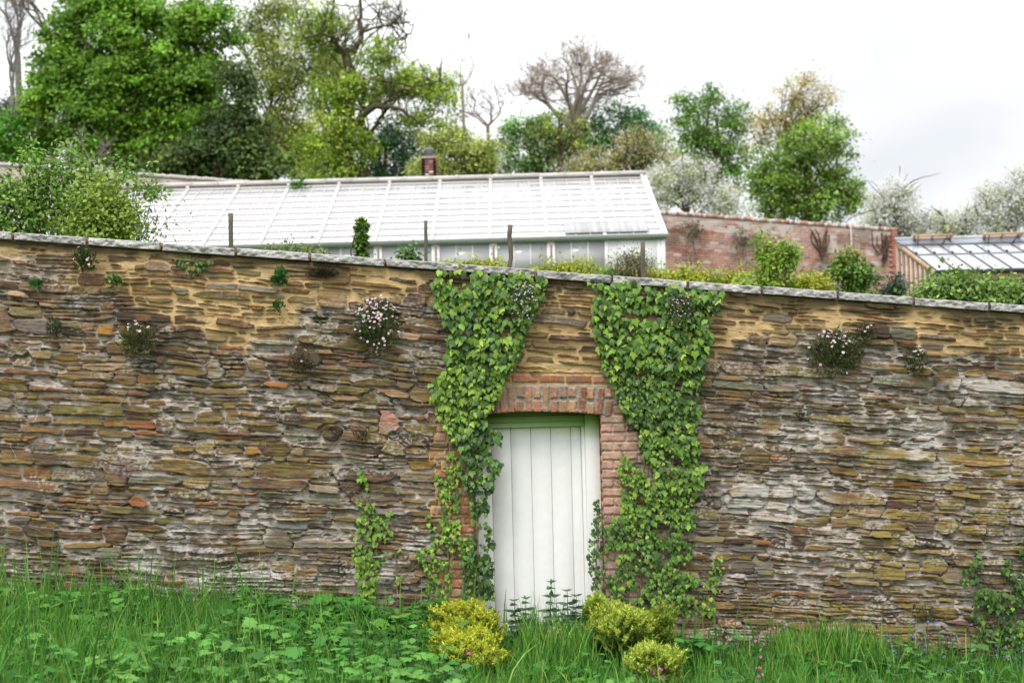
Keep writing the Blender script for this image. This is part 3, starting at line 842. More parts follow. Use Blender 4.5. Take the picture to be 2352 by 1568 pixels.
# ------------------------------------------------------------------ plants rooted in the wall
def tuft(name, label, cat, px, py, rx, ry, n, size, cols, flowers=0, fc=(.80, .78, .80), out_=.12, tpl=LANCE, group=None, fsz=.012, spread_up=0.0):
    b = zpx(px, py + ry * .6); yw = float(wall_y(b[0:1], b[2:3])[0])
    t = thing(name, label, cat, (b[0], yw, b[2]), group)
    g = Geo(); R = np.array([rx * S, out_, ry * S])
    c0 = np.array([zpx(px, py)[0], yw - out_ * .35, zpx(px, py)[2]])
    q = unit(rng.normal(0, 1, (n, 3))) * rng.random((n, 1)) ** .45
    q[:, 1] = -np.abs(q[:, 1])
    pos = c0 + q * R
    dirv = unit(pos - np.array([b[0], yw, b[2]])) + rng.normal(0, .35, (n, 3)) + np.array([0, -.1, .25])
    scatter(g, tpl, pos, dirv, unit(q) + np.array([0, -.5, .7]) + rng.normal(0, .4, (n, 3)), size * rng.lognormal(0, .3, n), colmix(n, cols, .2))
    for k in range(max(8, n // 30)):
        e = c0 + q[k] * R
        g.tube([np.array([b[0], yw, b[2]]), (e + b) / 2 + rng.normal(0, .01, 3), e], [.0025, .002, .001], 3, (.17, .10, .06))
    g.build('foliage', M_LEAF, t)
    if flowers:
        g = Geo()
        q = unit(rng.normal(0, 1, (flowers, 3)) + np.array([0, -.8, .75 + spread_up])) * rng.uniform(.75, 1.12, (flowers, 1))
        q[:, 1] = -np.abs(q[:, 1])
        pos = c0 + q * R * np.array([1, 1.15, 1.12])
        nor = unit(q * .6 + np.array([0, -.6, .8]) + rng.normal(0, .25, (flowers, 3)))
        for p, nn in zip(pos, nor):
            a = unit(np.cross(nn, [.3, .2, .9])); bb = np.cross(nn, a); m = 9
            ang = np.linspace(0, 2 * np.pi, m, endpoint=False)
            s_ = fsz * rng.uniform(.7, 1.15)
            ring = p + s_ * (np.cos(ang)[:, None] * a + np.sin(ang)[:, None] * bb)
            V = np.concatenate([[p - nn * s_ * .15], ring]); k = np.arange(m)
            cf = np.array(fc) * np.where(rng.random() < .4, np.array([1, .74, .84]), 1)
            g.add(V, [np.stack([np.zeros(m, int), 1 + k, 1 + (k + 1) % m], -1)], cf)
            ang = np.linspace(0, 2 * np.pi, 5, endpoint=False)
            ring = p + nn * s_ * .12 + s_ * .33 * (np.cos(ang)[:, None] * a + np.sin(ang)[:, None] * bb)
            g.add(ring, [np.arange(5)[None]], (.62, .42, .05))
            g.tube([p - nn * .002, p - nn * .03 + (c0 - p) * .25], [.001, .001], 3, (.16, .12, .06))
        g.build('blossom', M_PETAL, t)
    return t
DG = [(.065, .115, .032), (.11, .105, .045), (.14, .10, .05), (.09, .15, .04)]
BR = [(.10, .075, .045), (.07, .06, .03), (.12, .09, .05), (.06, .075, .03)]
tuft('daisy_clump', 'large clump of white fleabane daisies growing from the wall left of the ivy', 'flowers', 868, 752, 54, 62, 1500, .032, DG, 120, spread_up=.1)
tuft('daisy_clump', 'bushy green clump of white daisies on the wall right of the ivy', 'flowers', 1915, 812, 64, 48, 1500, .034, DG, 62, spread_up=.8)
tuft('daisy_clump', 'thin green daisy tuft below the end of the ochre mortar on the right', 'flowers', 2095, 832, 28, 32, 420, .030, [(.06, .13, .03), (.05, .09, .03), (.1, .08, .04)], 11, spread_up=1.2)
tuft('daisy_clump', 'dark daisy tuft with few flowers beside the golden stone', 'flowers', 325, 785, 44, 40, 800, .032, DG, 17, spread_up=1.2)
tuft('daisy_clump', 'leafy daisy tuft hanging just under the coping near the left end', 'flowers', 203, 600, 26, 30, 420, .034, [(.04, .085, .025), (.06, .11, .03), (.09, .07, .04)], 6)
tuft('wall_plant', 'brownish tuft beside the large right daisy clump', 'plant', 1982, 768, 26, 22, 380, .028, BR + [(.06, .12, .03)], 3)
tuft('wall_plant', 'dry brown tuft on the wall below the ochre mortar', 'plant', 696, 838, 30, 32, 420, .026, BR, 2)
tuft('wall_plant', 'dark narrow tuft on the wall near the left end, left of the golden stone', 'plant', 133, 758, 18, 28, 260, .026, [(.04, .08, .025), (.06, .09, .03)])
G2 = [(.07, .19, .04), (.10, .24, .05), (.05, .14, .04)]
tuft('wall_fern', 'small bright fern under the coping left of the dark moss', 'fern', 645, 640, 17, 18, 90, .050, G2, tpl=RH, out_=.07)
tuft('wall_fern', 'tiny fern in the ochre mortar well above the golden stone', 'fern', 268, 650, 19, 10, 60, .036, G2, tpl=RH, out_=.06)
tuft('wall_fern', 'tiny leafy sprig at the top left corner of the wall', 'fern', 92, 656, 16, 8, 40, .040, G2, tpl=RH, out_=.05)
tuft('wall_fern', 'small drooping fern in the ochre mortar below the bright fern', 'fern', 640, 706, 13, 16, 50, .036, G2, tpl=RH, out_=.05)
tuft('wall_fern', 'sprig of green in a joint left of the large daisy clump', 'fern', 736, 732, 15, 9, 40, .034, G2, tpl=RH, out_=.05)
tuft('wall_plant', 'pale tuft low down on the wall left of the right hand ivy', 'plant', 2122, 1412, 22, 26, 120, .030, [(.12, .15, .05), (.10, .18, .05)], out_=.06)
tuft('wall_plant', 'small grassy tuft in the wall below the large right daisy clump', 'plant', 1842, 958, 18, 12, 120, .03, [(.10, .12, .04), (.07, .11, .03)], out_=.06)
tuft('wall_plant', 'faint dry tuft on the wall beside the pink brick stub', 'plant', 832, 1000, 20, 24, 150, .026, BR, out_=.05)
tuft('toadflax', 'trailing toadflax with tiny pale flowers at the edge of the left ivy', 'flowers', 1205, 700, 34, 44, 420, .022, [(.10, .16, .05), (.13, .15, .06), (.06, .12, .03)], 70, (.72, .68, .80), tpl=RH, fsz=.007, out_=.16)
tuft('toadflax', 'trailing toadflax with tiny pale flowers amid the right ivy', 'flowers', 1560, 720, 32, 40, 420, .022, [(.09, .11, .05), (.12, .13, .06), (.06, .12, .03)], 60, (.72, .68, .80), tpl=RH, fsz=.006, out_=.15)
tuft('toadflax', 'dark toadflax trail spilling beyond the right ivy onto the wall', 'flowers', 1628, 706, 26, 22, 220, .022, [(.05, .08, .03), (.09, .09, .05)], 14, (.7, .68, .76), tpl=RH, fsz=.006, out_=.08)
tuft('dark_moss', 'black moss cushion under the coping left of the big daisies', 'moss', 742, 628, 38, 12, 900, .016, [(.030, .026, .014), (.05, .035, .018), (.045, .045, .02)], out_=.035)

# ------------------------------------------------------------------ white lean-to glasshouse
WH = (.80, .80, .79)
eR = at(1527, 541, 35.0); eL = np.array([-13.5, eR[1], eR[2]])
rR = at(1477, 402, 40.4); rR[0] = eR[0] - .02
xR = float(eR[0]); xLft = -14.0
yE, zE = float(eR[1]), float(eR[2]); yR, zR = float(rR[1]), float(rR[2])
zBase = zE - 1.15
gh = thing('glasshouse', 'long white painted lean-to glasshouse with whitewashed roof panes', 'glasshouse', (-4, yE + 2, zBase))
def rf_pt(x, t, lift=0.0):
    """t 0 at the eave, 1 at the ridge"""
    nrm = np.array([0, -(zR - zE), (yR - yE)]); nrm /= np.linalg.norm(nrm)
    return np.array([x, yE + (yR - yE) * t, zE + (zR - zE) * t]) + nrm * lift
g = Geo(); dirt_ = Geo()
rows = [0, .095, .19, .285, .38, .475, .57, .665, .76, .855, .925]
pw = .355
npan = int((xR - xLft) / pw)
prs = np.random.default_rng(5)
for k in range(npan):
    xa = xR - .04 - (k + 1) * pw; xb = xa + pw - .012
    for a, b in zip(rows[:-1], rows[1:]):
        hi = a > .75
        base = .54 * prs.uniform(.90, 1.04) * (.93 if hi else 1)
        c = np.array([base, base * 1.0, base * 1.015])
        V = [rf_pt(xa, a, .020), rf_pt(xb, a, .020), rf_pt(xb, b + .004, .004), rf_pt(xa, b + .004, .004)]
        g.add(V, [[0, 1, 2, 3]], c)
        V = [rf_pt(xa, a, .021), rf_pt(xb, a, .021), rf_pt(xb, a + .008, .021), rf_pt(xa, a + .008, .021)]
        g.add(V, [[0, 1, 2, 3]], (.40, .39, .40) if a > 0 else (.45, .45, .45))
g.build('roof_glazing', M_WASHED, gh)
for k in range(0, npan + 1):
    x = xR - .04 - k * pw - .006
    main = k % 4 == 0
    if main:
        g = Geo()
        g.bar(rf_pt(x, 0.0, .03), rf_pt(x, .94, .03), .085, .05, (.62, .62, .61), (0, -.4, .9))
        g.bar(rf_pt(x, .93, .06), rf_pt(x, .995, .06), .09, .13, (.72, .70, .67), (0, -.4, .9))
        g.build('rafter', M_PAINT, gh)
g = Geo()
for k in range(0, npan + 1):
    if k % 4:
        x = xR - .04 - k * pw - .006
        g.bar(rf_pt(x, 0.0, .02), rf_pt(x, .93, .02), .022, .03, (.60, .60, .60), (0, -.4, .9))
g.build('glazing_bars', M_PAINT, gh)
g = Geo()   # upright below the ridge capping
p = rf_pt(0, .935, .01); q = rf_pt(0, 1.0, .01)
g.hexa([(xLft, p[1], p[2]), (xR, p[1], p[2]), (xR, q[1], p[2]), (xLft, q[1], p[2]), (xLft, p[1] + .05, q[2] - .06), (xR, p[1] + .05, q[2] - .06), (xR, q[1], q[2] - .06), (xLft, q[1], q[2] - .06)], (.60, .585, .57))
g.bar(rf_pt(xLft, .925, .035), rf_pt(xR, .925, .035), .05, .04, (.66, .62, .60), (0, -.4, .9))
g.build('ventilator_board', M_PAINT, gh)
g = Geo()
nseg = int((xR - xLft) / .75)
for k in range(nseg):
    xa = xR + .06 - (k + 1) * .75; xb = xa + .742
    c = np.array((.62, .585, .55)) * prs.uniform(.85, 1.08)
    zo = prs.uniform(-.008, .008)
    g.hexa([(xa, yR - .42, zR - .05 + zo), (xb, yR - .42, zR - .05 + zo), (xb, yR + .18, zR - .02), (xa, yR + .18, zR - .02),
            (xa, yR - .42, zR + .055 + zo), (xb, yR - .42, zR + .055 + zo), (xb, yR + .18, zR + .16), (xa, yR + .18, zR + .16)], c)
g.build('ridge_capping', M_COPING, gh)
g = Geo()   # gutter with green painted underside
n = 8; ang = np.linspace(np.pi, 2 * np.pi, n)
sec = np.stack([np.cos(ang) * .075, np.sin(ang) * .07], -1)
V = np.array([[(x, yE - .09 + s[0], zE + .02 + s[1]) for s in sec] for x in (xLft, xR + .09)]).reshape(-1, 3)
k = np.arange(n - 1)
g.add(V, [np.stack([k, k + 1, k + 1 + n, k + n], -1)], (.50, .53, .51))
g.box((xLft, yE - .17, zE + .018), (xR + .09, yE - .02, zE + .030), (.55, .58, .55))
g.box((xLft, yE - .09, zE - .085), (xR + .03, yE - .02, zE - .055), (.12, .27, .16))
g.build('gutter', M_PAINT, gh)
# front: windows between posts
g = Geo()
g.box((xLft, yE + .0, zBase - .6), (xR, yE + .25, zBase + .12), (.55, .54, .52))
g.box((xLft, yE - .05, zBase + .10), (xR + .02, yE + .01, zBase + .16), (.62, .66, .64))
g.build('plinth', M_PAINT, gh)
x = xR
g = Geo(); g.box((xR - .20, yE - .03, zBase - .3), (xR, yE + .20, zE - .05), WH); g.box((xR - .24, yE - .06, zBase + .04), (xR + .07, yE + .25, zBase + .16), WH)
g.box((xR - .115, yE - .034, zBase + .16), (xR - .10, yE - .028, zE - .06), (.35, .36, .35))
g.build('corner_post', M_PAINT, gh)
g = Geo(); g.box((xR - 1.40, yE - .012, zBase + .16), (xR - .201, yE + .05, zE - .055), (.76, .76, .76)); g.build('front_panel', M_PAINT, gh)
x = xR - 1.40
wi = 0
while x > xLft + 1.5:
    w = 1.42
    f = Geo(); z0, z1 = zBase + .165, zE - .09
    f.box((x - .09, yE - .025, z0), (x - .005, yE + .06, z1), WH)
    f.box((x - w + .045, yE - .025, z0), (x - w + .11, yE + .06, z1), WH)
    for q in (1, 2):
        xm = x - .09 - (w - .20) * q / 3; f.box((xm - .014, yE - .008, z0 + .09), (xm + .014, yE + .03, z1 - .005), WH)
    f.box((x - w + .11, yE - .012, z0), (x - .09, yE + .04, z0 + .085), WH)
    f.box((x - w + .11, yE - .004, z0 + .19), (x - .09, yE + .028, z0 + .208), WH)
    fo = f.build('window', M_PAINT, gh)
    p = Geo(); v = prs.uniform(.86, 1.05)
    p.box((x - w + .11, yE + .012, z0 + .085), (x - .09, yE + .018, z1 + .03), (.50 * v, .505 * v, .52 * v)); p.build('pane', M_WASHED, fo)
    x -= w; wi += 1
g = Geo()   # gable end
g.hexa([(xR - .06, yE, zBase - .3), (xR, yE, zBase - .3), (xR, yR, zBase - .3), (xR - .06, yR, zBase - .3), (xR - .06, yE, zE - .02), (xR, yE, zE - .02), (xR, yR, zR - .05), (xR - .06, yR, zR - .05)], (.74, .74, .75))
g.bar(rf_pt(xR + .02, -.01, .02), rf_pt(xR + .02, .99, .02), .10, .12, (.84, .84, .83), (0, -.4, .9))
g.build('gable_end', M_PAINT, gh)
g = Geo()   # grey shade screen lying on the lower panes
for k in range(36):
    xa = xR - .35 - (k + 1) * .058
    v = .43 * prs.uniform(.85, 1.12)
    g.hexa([rf_pt(xa, .035, .06), rf_pt(xa + .055, .035, .06), rf_pt(xa + .055, .20, .05), rf_pt(xa, .20, .05), rf_pt(xa, .035, .075), rf_pt(xa + .055, .035, .075), rf_pt(xa + .055, .20, .065), rf_pt(xa, .20, .065)], (v, v, v * 1.01))
o = g.build('shade_screen', M_PAINT); tag(o, 'grey slatted shade screen laid on the white glasshouse roof near its right end', 'screen')

# chimney behind the ridge
cb = at(987, 407, 41.4); s4 = 41.4 / F
ch = thing('chimney', 'small lichened brick chimney with a grey pot behind the glasshouse ridge', 'chimney', (cb[0], cb[1], cb[2] - 1.2))
g = Geo(); hw = 17 * s4
zc = cb[2] - 1.2; ztopc = at(987, 366, 41.4)[2]
crs = np.random.default_rng(8)
while zc < ztopc - .03:
    for face in range(4):
        for q in range(2):
            a0 = -hw + q * hw; a1 = a0 + hw - .012
            c = np.array((.27, .12, .10)) * crs.lognormal(0, .25)
            if crs.random() < .16: c = np.array((.6, .56, .5))
            if face == 0: g.box((cb[0] + a0, cb[1] - hw, zc), (cb[0] + a1, cb[1] - hw + .1, zc + .062), c)
            if face == 1: g.box((cb[0] + a0, cb[1] + hw - .1, zc), (cb[0] + a1, cb[1] + hw, zc + .062), c)
            if face == 2: g.box((cb[0] - hw - .003, cb[1] + a0, zc), (cb[0] - hw + .1, cb[1] + a1, zc + .060), c)
            if face == 3: g.box((cb[0] + hw - .1, cb[1] + a0, zc), (cb[0] + hw + .003, cb[1] + a1, zc + .060), c)
    zc += .075
g.box((cb[0] - hw + .012, cb[1] - hw + .012, cb[2] - 1.2), (cb[0] + hw - .012, cb[1] + hw - .012, ztopc - .02), (.36, .31, .27))
g.box((cb[0] - hw - .02, cb[1] - hw - .02, ztopc - .02), (cb[0] + hw + .02, cb[1] + hw + .02, ztopc + .04), (.40, .30, .28))
g.build('stack', M_BRICK, ch)
g = Geo(); zp = at(987, 341, 41.4)[2]
g.tube([(cb[0], cb[1], ztopc + .03), (cb[0], cb[1], zp - .08), (cb[0], cb[1], zp - .06), (cb[0], cb[1], zp)], [.13, .115, .135, .13], 14, (.19, .21, .25), True)
g.build('chimney_pot', M_LEAD, ch, True)

# ------------------------------------------------------------------ old brick garden wall on the slope behind
DB = 45.0
bl = at(-500, 336, DB); brr = at(2056, 523, DB)
bw = thing('brick_wall', 'old pink brick garden wall stepping down the slope behind the glasshouse', 'wall', (2, DB - DW, 5))
nxb, nzb = 1700, 180
xb_ = np.linspace(bl[0], brr[0], nxb); 
def zbt(x): return bl[2] + (brr[2] - bl[2]) * (x - bl[0]) / (brr[0] - bl[0])
vv_ = np.linspace(0, 1, nzb); HB = 3.6
XX, VV = np.meshgrid(xb_, vv_); ZT = zbt(XX); ZZ = ZT - .12 - HB * (1 - VV)
rowi = np.floor((ZT - ZZ) / .078).astype(int); fz = ((ZT - ZZ) / .078) % 1
xx_ = XX / .235 + (rowi % 2) * .5 + .3 * vnoise(rowi * 3.7, rowi * 0.0); coli = np.floor(xx_).astype(int); fx_ = xx_ % 1
hsh = _tab[rowi & 255, coli & 255]; hs2 = _tab[(rowi + 77) & 255, (coli + 31) & 255]
mort_ = (fz < .20) | (fx_ < .06)
cbk = np.array((.36, .155, .115))[None, None] * (.75 + .42 * hsh)[..., None]
cbk = np.where((hs2 > .93)[..., None], np.array((.54, .45, .40)), cbk)
cbk = np.where((hs2 < .10)[..., None], np.array((.17, .10, .08)), cbk)
cbk = np.where(mort_[..., None], np.array((.46, .37, .32)), cbk)
bloom = sstep(.42, .70, fbm(XX * .6, ZZ * 1.0, 5, .6, seed=71)) * .35
cbk = cbk * (1 - bloom[..., None]) + np.array((.52, .40, .36)) * bloom[..., None]
w1 = sstep(.55, .72, fbm(XX * 2.2, ZZ * 4, 4, .65, seed=72) + .16 * sstep(1.3, .1, ZT - ZZ)) * (.5 + .35 * (hs2 > .45))
cbk = cbk * (1 - w1[..., None]) + np.array((.52, .46, .42)) * w1[..., None]
mk = sstep(.55, .72, fbm(XX * 1.1, ZZ * 1.4, 4, .6, seed=73)) * .55
cbk = cbk * (1 - mk[..., None]) + np.array((.14, .09, .07)) * mk[..., None]
pale = sstep(-10.0, -13.0, XX)[..., None] * .6
cbk = cbk * (1 - pale) + np.array((.62, .53, .50)) * pale
YY = np.full(XX.shape, DB - DW) - .006 * (~mort_) - .012 * fbm(XX * 3, ZZ * 5, 3, seed=74)
i_ = np.arange(nzb - 1)[:, None] * nxb + np.arange(nxb - 1)[None]
g = Geo(); g.add(np.stack([XX, YY, ZZ], -1).reshape(-1, 3), [np.stack([i_, i_ + 1, i_ + nxb + 1, i_ + nxb], -1).reshape(-1, 4)], cbk.reshape(-1, 3))
x0, x1 = bl[0], brr[0]; yb0 = DB - DW + .02; yb1 = DB - DW + .45
g.hexa([(x0, yb0, zbt(x0) - 4), (x1, yb0, zbt(x1) - 4), (x1, yb1, zbt(x1) - 4), (x0, yb1, zbt(x0) - 4), (x0, yb0, zbt(x0) - .12), (x1, yb0, zbt(x1) - .12), (x1, yb1, zbt(x1) - .12), (x0, yb1, zbt(x0) - .12)], (.34, .18, .14))
# quoin at the end of the wall
for k in range(44):
    z = zbt(x1) - .2 - k * .08; w = .22 if k % 2 else .12
    g.box((x1 - w, DB - DW - .045, z), (x1 + .06, DB - DW + .43, z + .07), np.array((.42, .17, .12)) * crs.lognormal(0, .14))
g.build('brickwork', M_BRICK, bw)
g = Geo()
x = x0
while x < x1:     # bricks on edge along the top
    w = .085; c = np.array((.42, .24, .19)) * crs.lognormal(0, .22)
    if crs.random() < .45: c = np.array((.62, .56, .52)) * crs.uniform(.8, 1.05)
    if x < -8: c = np.array((.56, .52, .49)) * crs.uniform(.92, 1.05)
    z = zbt(x + w / 2) - .12 + crs.uniform(-.008, .008)
    g.box((x, DB - DW - .04, z), (x + w - .008, DB - DW + .47, z + .115 + crs.uniform(-.012, .012)), c); x += w
g.build('brick_capping', M_BRICK, bw)
pp = at(1955, 512, DB - .1)
g = Geo(); g.tube([(pp[0], DB - DW - .06, zbt(pp[0]) + .05), (pp[0] + .01, DB - DW - .06, zbt(pp[0]) - 2.4)], [.022, .022], 6, (.55, .48, .46), True); g.build('conduit', M_PAINT, bw)
# stone lean-to base with slate at the foot of the brick wall
q0 = at(1908, 640, 43.5); q1 = at(2000, 640, 43.5)
st = thing('stone_outhouse', 'low stone outhouse with a slate slab roof against the brick wall', 'outhouse', (q0[0], q0[1], 4.4))
g = Geo()
for k in range(26):
    for j in range(7):
        xa = q0[0] + j * (q1[0] - q0[0]) / 7 + (k % 2) * .05; zz_ = q0[2] - 1.5 + k * .065
        v = crs.lognormal(0, .3)
        g.box((xa, q0[1] - crs.uniform(.0, .04), zz_), (xa + (q1[0] - q0[0]) / 7 - .01, q0[1] + 1.0, zz_ + .058), np.array((.30, .27, .23)) * v)
g.build('walling', M_STONE, st)
g = Geo(); g.hexa([(q0[0] - .1, q0[1] - .12, q0[2] + .2), (q1[0], q0[1] - .12, q0[2] + .2), (q1[0], q0[1] + 1.2, q0[2] + .5), (q0[0] - .1, q0[1] + 1.2, q0[2] + .5),
                   (q0[0] - .1, q0[1] - .12, q0[2] + .26), (q1[0], q0[1] - .12, q0[2] + .26), (q1[0], q0[1] + 1.2, q0[2] + .56), (q0[0] - .1, q0[1] + 1.2, q0[2] + .56)], (.20, .21, .24)); g.build('slate_slab', M_LEAD, st)

# ------------------------------------------------------------------ timber lean-to greenhouse at the right
TW = (.55, .38, .27)
DG_ = 30.0
f0 = at(2150, 622, DG_); b0 = at(2060, 556, DG_ * 1.095)
tx = float(f0[0]); tyE = float(f0[1]); tzE = float(f0[2]); tyR = float(b0[1]); tzR = float(b0[2])
tx1 = tx + 5.2; tzb = tzE - 1.75
tg = thing('timber_greenhouse', 'lean-to greenhouse of pale timber with lead ridge and open roof vents', 'greenhouse', (tx + 2, tyE + 1.4, tzb))
def tr(x, t, lift=0.0):
    nrm = np.array([0, -(tzR - tzE), (tyR - tyE)]); nrm /= np.linalg.norm(nrm)
    return np.array([x, tyE + (tyR - tyE) * t, tzE + (tzR - tzE) * t]) + nrm * lift
bay = .40
nb = int((tx1 - tx) / bay)
g = Geo()
for k in range(nb):
    for a, b in ((0, .49), (.51, .84)):
        xa = tx + k * bay + .012; v = crs.uniform(.9, 1.05)
        g.add([tr(xa, a, .01), tr(xa + bay - .024, a, .01), tr(xa + bay - .024, b, .01), tr(xa, b, .01)], [[0, 1, 2, 3]], (.62 * v, .64 * v, .66 * v))
g.build('roof_glazing', glass_mat('roof_glass', 0, 0.08, 0.15), tg)
for k in range(nb + 1):
    x = tx + k * bay
    g = Geo(); g.bar(tr(x, 0, .022), tr(x, .86, .022), .022, .03, (.16, .17, .19), (0, -.4, .9)); g.bar(tr(x, 0, -.05), tr(x, .97, -.05), .045, .07, TW, (0, -.4, .9))
    g.build('rafter', M_WOOD, tg)
g = Geo(); g.bar(tr(tx, .50, .02), tr(tx1, .50, .02), .06, .03, (.20, .22, .25), (0, -.4, .9))
for k in range(nb + 1): g.bar(tr(tx + k * bay, .49, .05), tr(tx + k * bay, .52, .05), .04, .06, (.05, .05, .06), (0, -.4, .9))
g.build('purlin_flashing', M_LEAD, tg)
g = Geo(); g.bar(tr(tx - .06, .93, .035), tr(tx1, .93, .035), (tyR - tyE) * .20, .03, (.22, .25, .30), tuple(np.array([0, -(tzR - tzE), (tyR - tyE)])))
g.tube([tr(tx - .06, 1.02, .05), tr(tx1, 1.02, .05)], .05, 8, (.34, .35, .36), True)
g.build('lead_ridge', M_LEAD, tg)
n = 8; ang = np.linspace(np.pi * .9, 2 * np.pi, n)
g = Geo(); V = np.array([[(x, tyE - .10 + np.cos(a) * .07, tzE - .02 + np.sin(a) * .07) for a in ang] for x in (tx - .05, tx1)]).reshape(-1, 3); k = np.arange(n - 1)
g.add(V, [np.stack([k, k + 1, k + 1 + n, k + n], -1)], (.06, .06, .075)); g.box((tx - .05, tyE - .17, tzE - .03), (tx1, tyE - .02, tzE - .018), (.07, .07, .09))
g.build('gutter', M_LEAD, tg)
for vi, vx in enumerate((tx + .03, tx + 1.63, tx + 3.20)):
    g = Geo(); w = .80
    hinge = tr(vx + .30, .84, .05); tipz = .16
    o0 = np.array([0, (tyR - tyE) * .16, (tzR - tzE) * .16])
    # sash lifted at its lower edge
    top = tr(vx + .32, .98, .06); low = tr(vx + .10, .74, .30)
    a = top; b = top + (w, 0, 0); c = low + (w + .06, 0, 0); d = low
    for p_, q_ in ((a, b), (b, c), (c, d), (d, a)): g.bar(p_, q_, .06, .045, (.50, .32, .18))
    g.bar((a + b) / 2, (c + d) / 2, .03, .04, (.50, .32, .18))
    g.bar(d + (.1, .02, -.02), tr(vx + .25, .80, .03), .02, .02, (.08, .08, .09)); g.bar(c + (-.1, .02, -.02), tr(vx + w, .80, .03), .02, .02, (.08, .08, .09))
    vo = g.build('roof_vent', M_WOOD, tg)
    g = Geo(); g.add([a, b, c, d], [[0, 1, 2, 3]], (.45, .40, .35)); g.build('pane', M_CLEAR, vo)
# gable end frame facing left
g = Geo()
g.bar(tr(tx, 0, -.06), tr(tx, 1.0, -.06), .06, .12, TW, (0, -.4, .9))
for q in range(9):
    t = q / 8; p = tr(tx, t, -.10); g.box((tx - .03, p[1] - .03, tzb - .4), (tx + .03, p[1] + .03, p[2]), np.array(TW) * crs.uniform(.9, 1.12))
g.bar((tx, tyE, tzE - .55), (tx, tyE + 1.2, tzE - .25), .05, .09, TW)
g.build('gable_frame', M_WOOD, tg)
g = Geo(); g.add([(tx, tyE, tzb), (tx, tyR, tzb), (tx, tyR, tzR - .12), (tx, tyE, tzE - .1)], [[0, 1, 2, 3]], (.45, .45, .45)); g.build('gable_glazing', M_CLEAR, tg)
g = Geo(); g.box((tx - .02, tyE - .06, tzE - .22), (tx1, tyE + .03, tzE - .06), (.52, .34, .20)); g.box((tx, tyE - .07, tzb - .3), (tx1, tyE + .05, tzb + .4), (.5, .34, .22)); g.build('front_beam', M_WOOD, tg)
for k in range(int((tx1 - tx) / .66) + 1):
    x = tx + k * .66; w = .05 if k % 3 else .11
    g = Geo(); g.box((x, tyE - .045, tzb + .4), (x + w, tyE + .03, tzE - .221), TW); g.build('stud', M_WOOD, tg)
g = Geo(); g.add([(tx, tyE, tzb + .4), (tx1, tyE, tzb + .4), (tx1, tyE, tzE - .2), (tx, tyE, tzE - .2)], [[0, 1, 2, 3]], (.4, .38, .36)); g.build('front_glazing', M_CLEAR, tg)
g = Geo(); g.bar((tx + 3.55, tyE + .1, tzE - .2), (tx + 4.1, tyE + .1, tzE - .75), .06, .07, (.52, .33, .18)); g.build('brace', M_WOOD, tg)
g = Geo()
g.box((tx, tyR + .05, tzb - .5), (tx1 + 2, tyR + .35, tzR - .02), (.32, .17, .13))
o = g.build('brick_wall', M_BRICK); tag(o, 'brick back wall of the timber greenhouse, seen through its glass', 'wall')
g = Geo(); lp = at(2252, 688, DG_ - .3)
lb = at(2249, 688, DG_ - .2)

# ------------------------------------------------------------------ fence posts along the terrace
for (px, pt, pb, dd, w, lean, lab) in [(530, 490, 600, 14.0, 9.5, 0, 'grey wooden post left of the ivy-wrapped post'),
                                      (977, 507, 640, 14.0, 7, 2, 'thin grey wooden post right of the ivy-wrapped post'),
                                      (1168, 517, 650, 14.0, 10, 8, 'leaning grey wooden post between thin post and the dried shrub'),
                                      (1476, 555, 675, 14.0, 9, 1, 'grey wooden post in front of the dried shrub')]:
    a = at(px - lean * .5, pb, dd); b = at(px + lean * .5 - 0, pt, dd)
    g = Geo(); n = 14; tt = np.linspace(0, 1, n)
    a[2] = zback(a[0], dd) - .25
    pts = a + (b - a) * tt[:, None] + .005 * (np.random.default_rng(int(px)).normal(0, 1, (n, 3)))
    wid = w * dd / F / 2 * (1.0 + .30 * (tt - .4)) * np.random.default_rng(int(px) + 1).uniform(.93, 1.07, n)
    pts[-1] = b
    cc = np.array((.115, .105, .075))
    g.tube(pts, wid, 9, cc, True)
    o = g.build('fence_post', M_WOOD, None, False); tag(o, lab, 'post', 'wooden posts along the terrace above the wall')

# ------------------------------------------------------------------ trees
def crown_pts(ells, d, m, dep=.7, shell=.42):
    """clump centres inside ellipsoids given as (px, py, rx, ry) at distance d"""
    ar = np.array([e[2] * e[3] for e in ells], float); ar /= ar.sum()
    P = []; Nn = []; W = []
    for e, a in zip(ells, ar):
        k = max(3, int(m * a))
        c = at(e[0], e[1], d); s = d / F
        q = unit(rng.normal(0, 1, (k, 3))) * rng.random((k, 1)) ** shell
        q = q * (.78 + .5 * fbm(q[:, 0] * 2.3 + e[0], q[:, 2] * 2.3 + e[1], 2, seed=55))[:, None]
        R = np.array([e[2] * s, (e[2] + e[3]) / 2 * s * dep, e[3] * s])
        P.append(c + q * R); Nn.append(q); W.append(np.full(k, min(e[2], e[3]) * s))
    return np.concatenate(P), np.concatenate(Nn), np.concatenate(W)

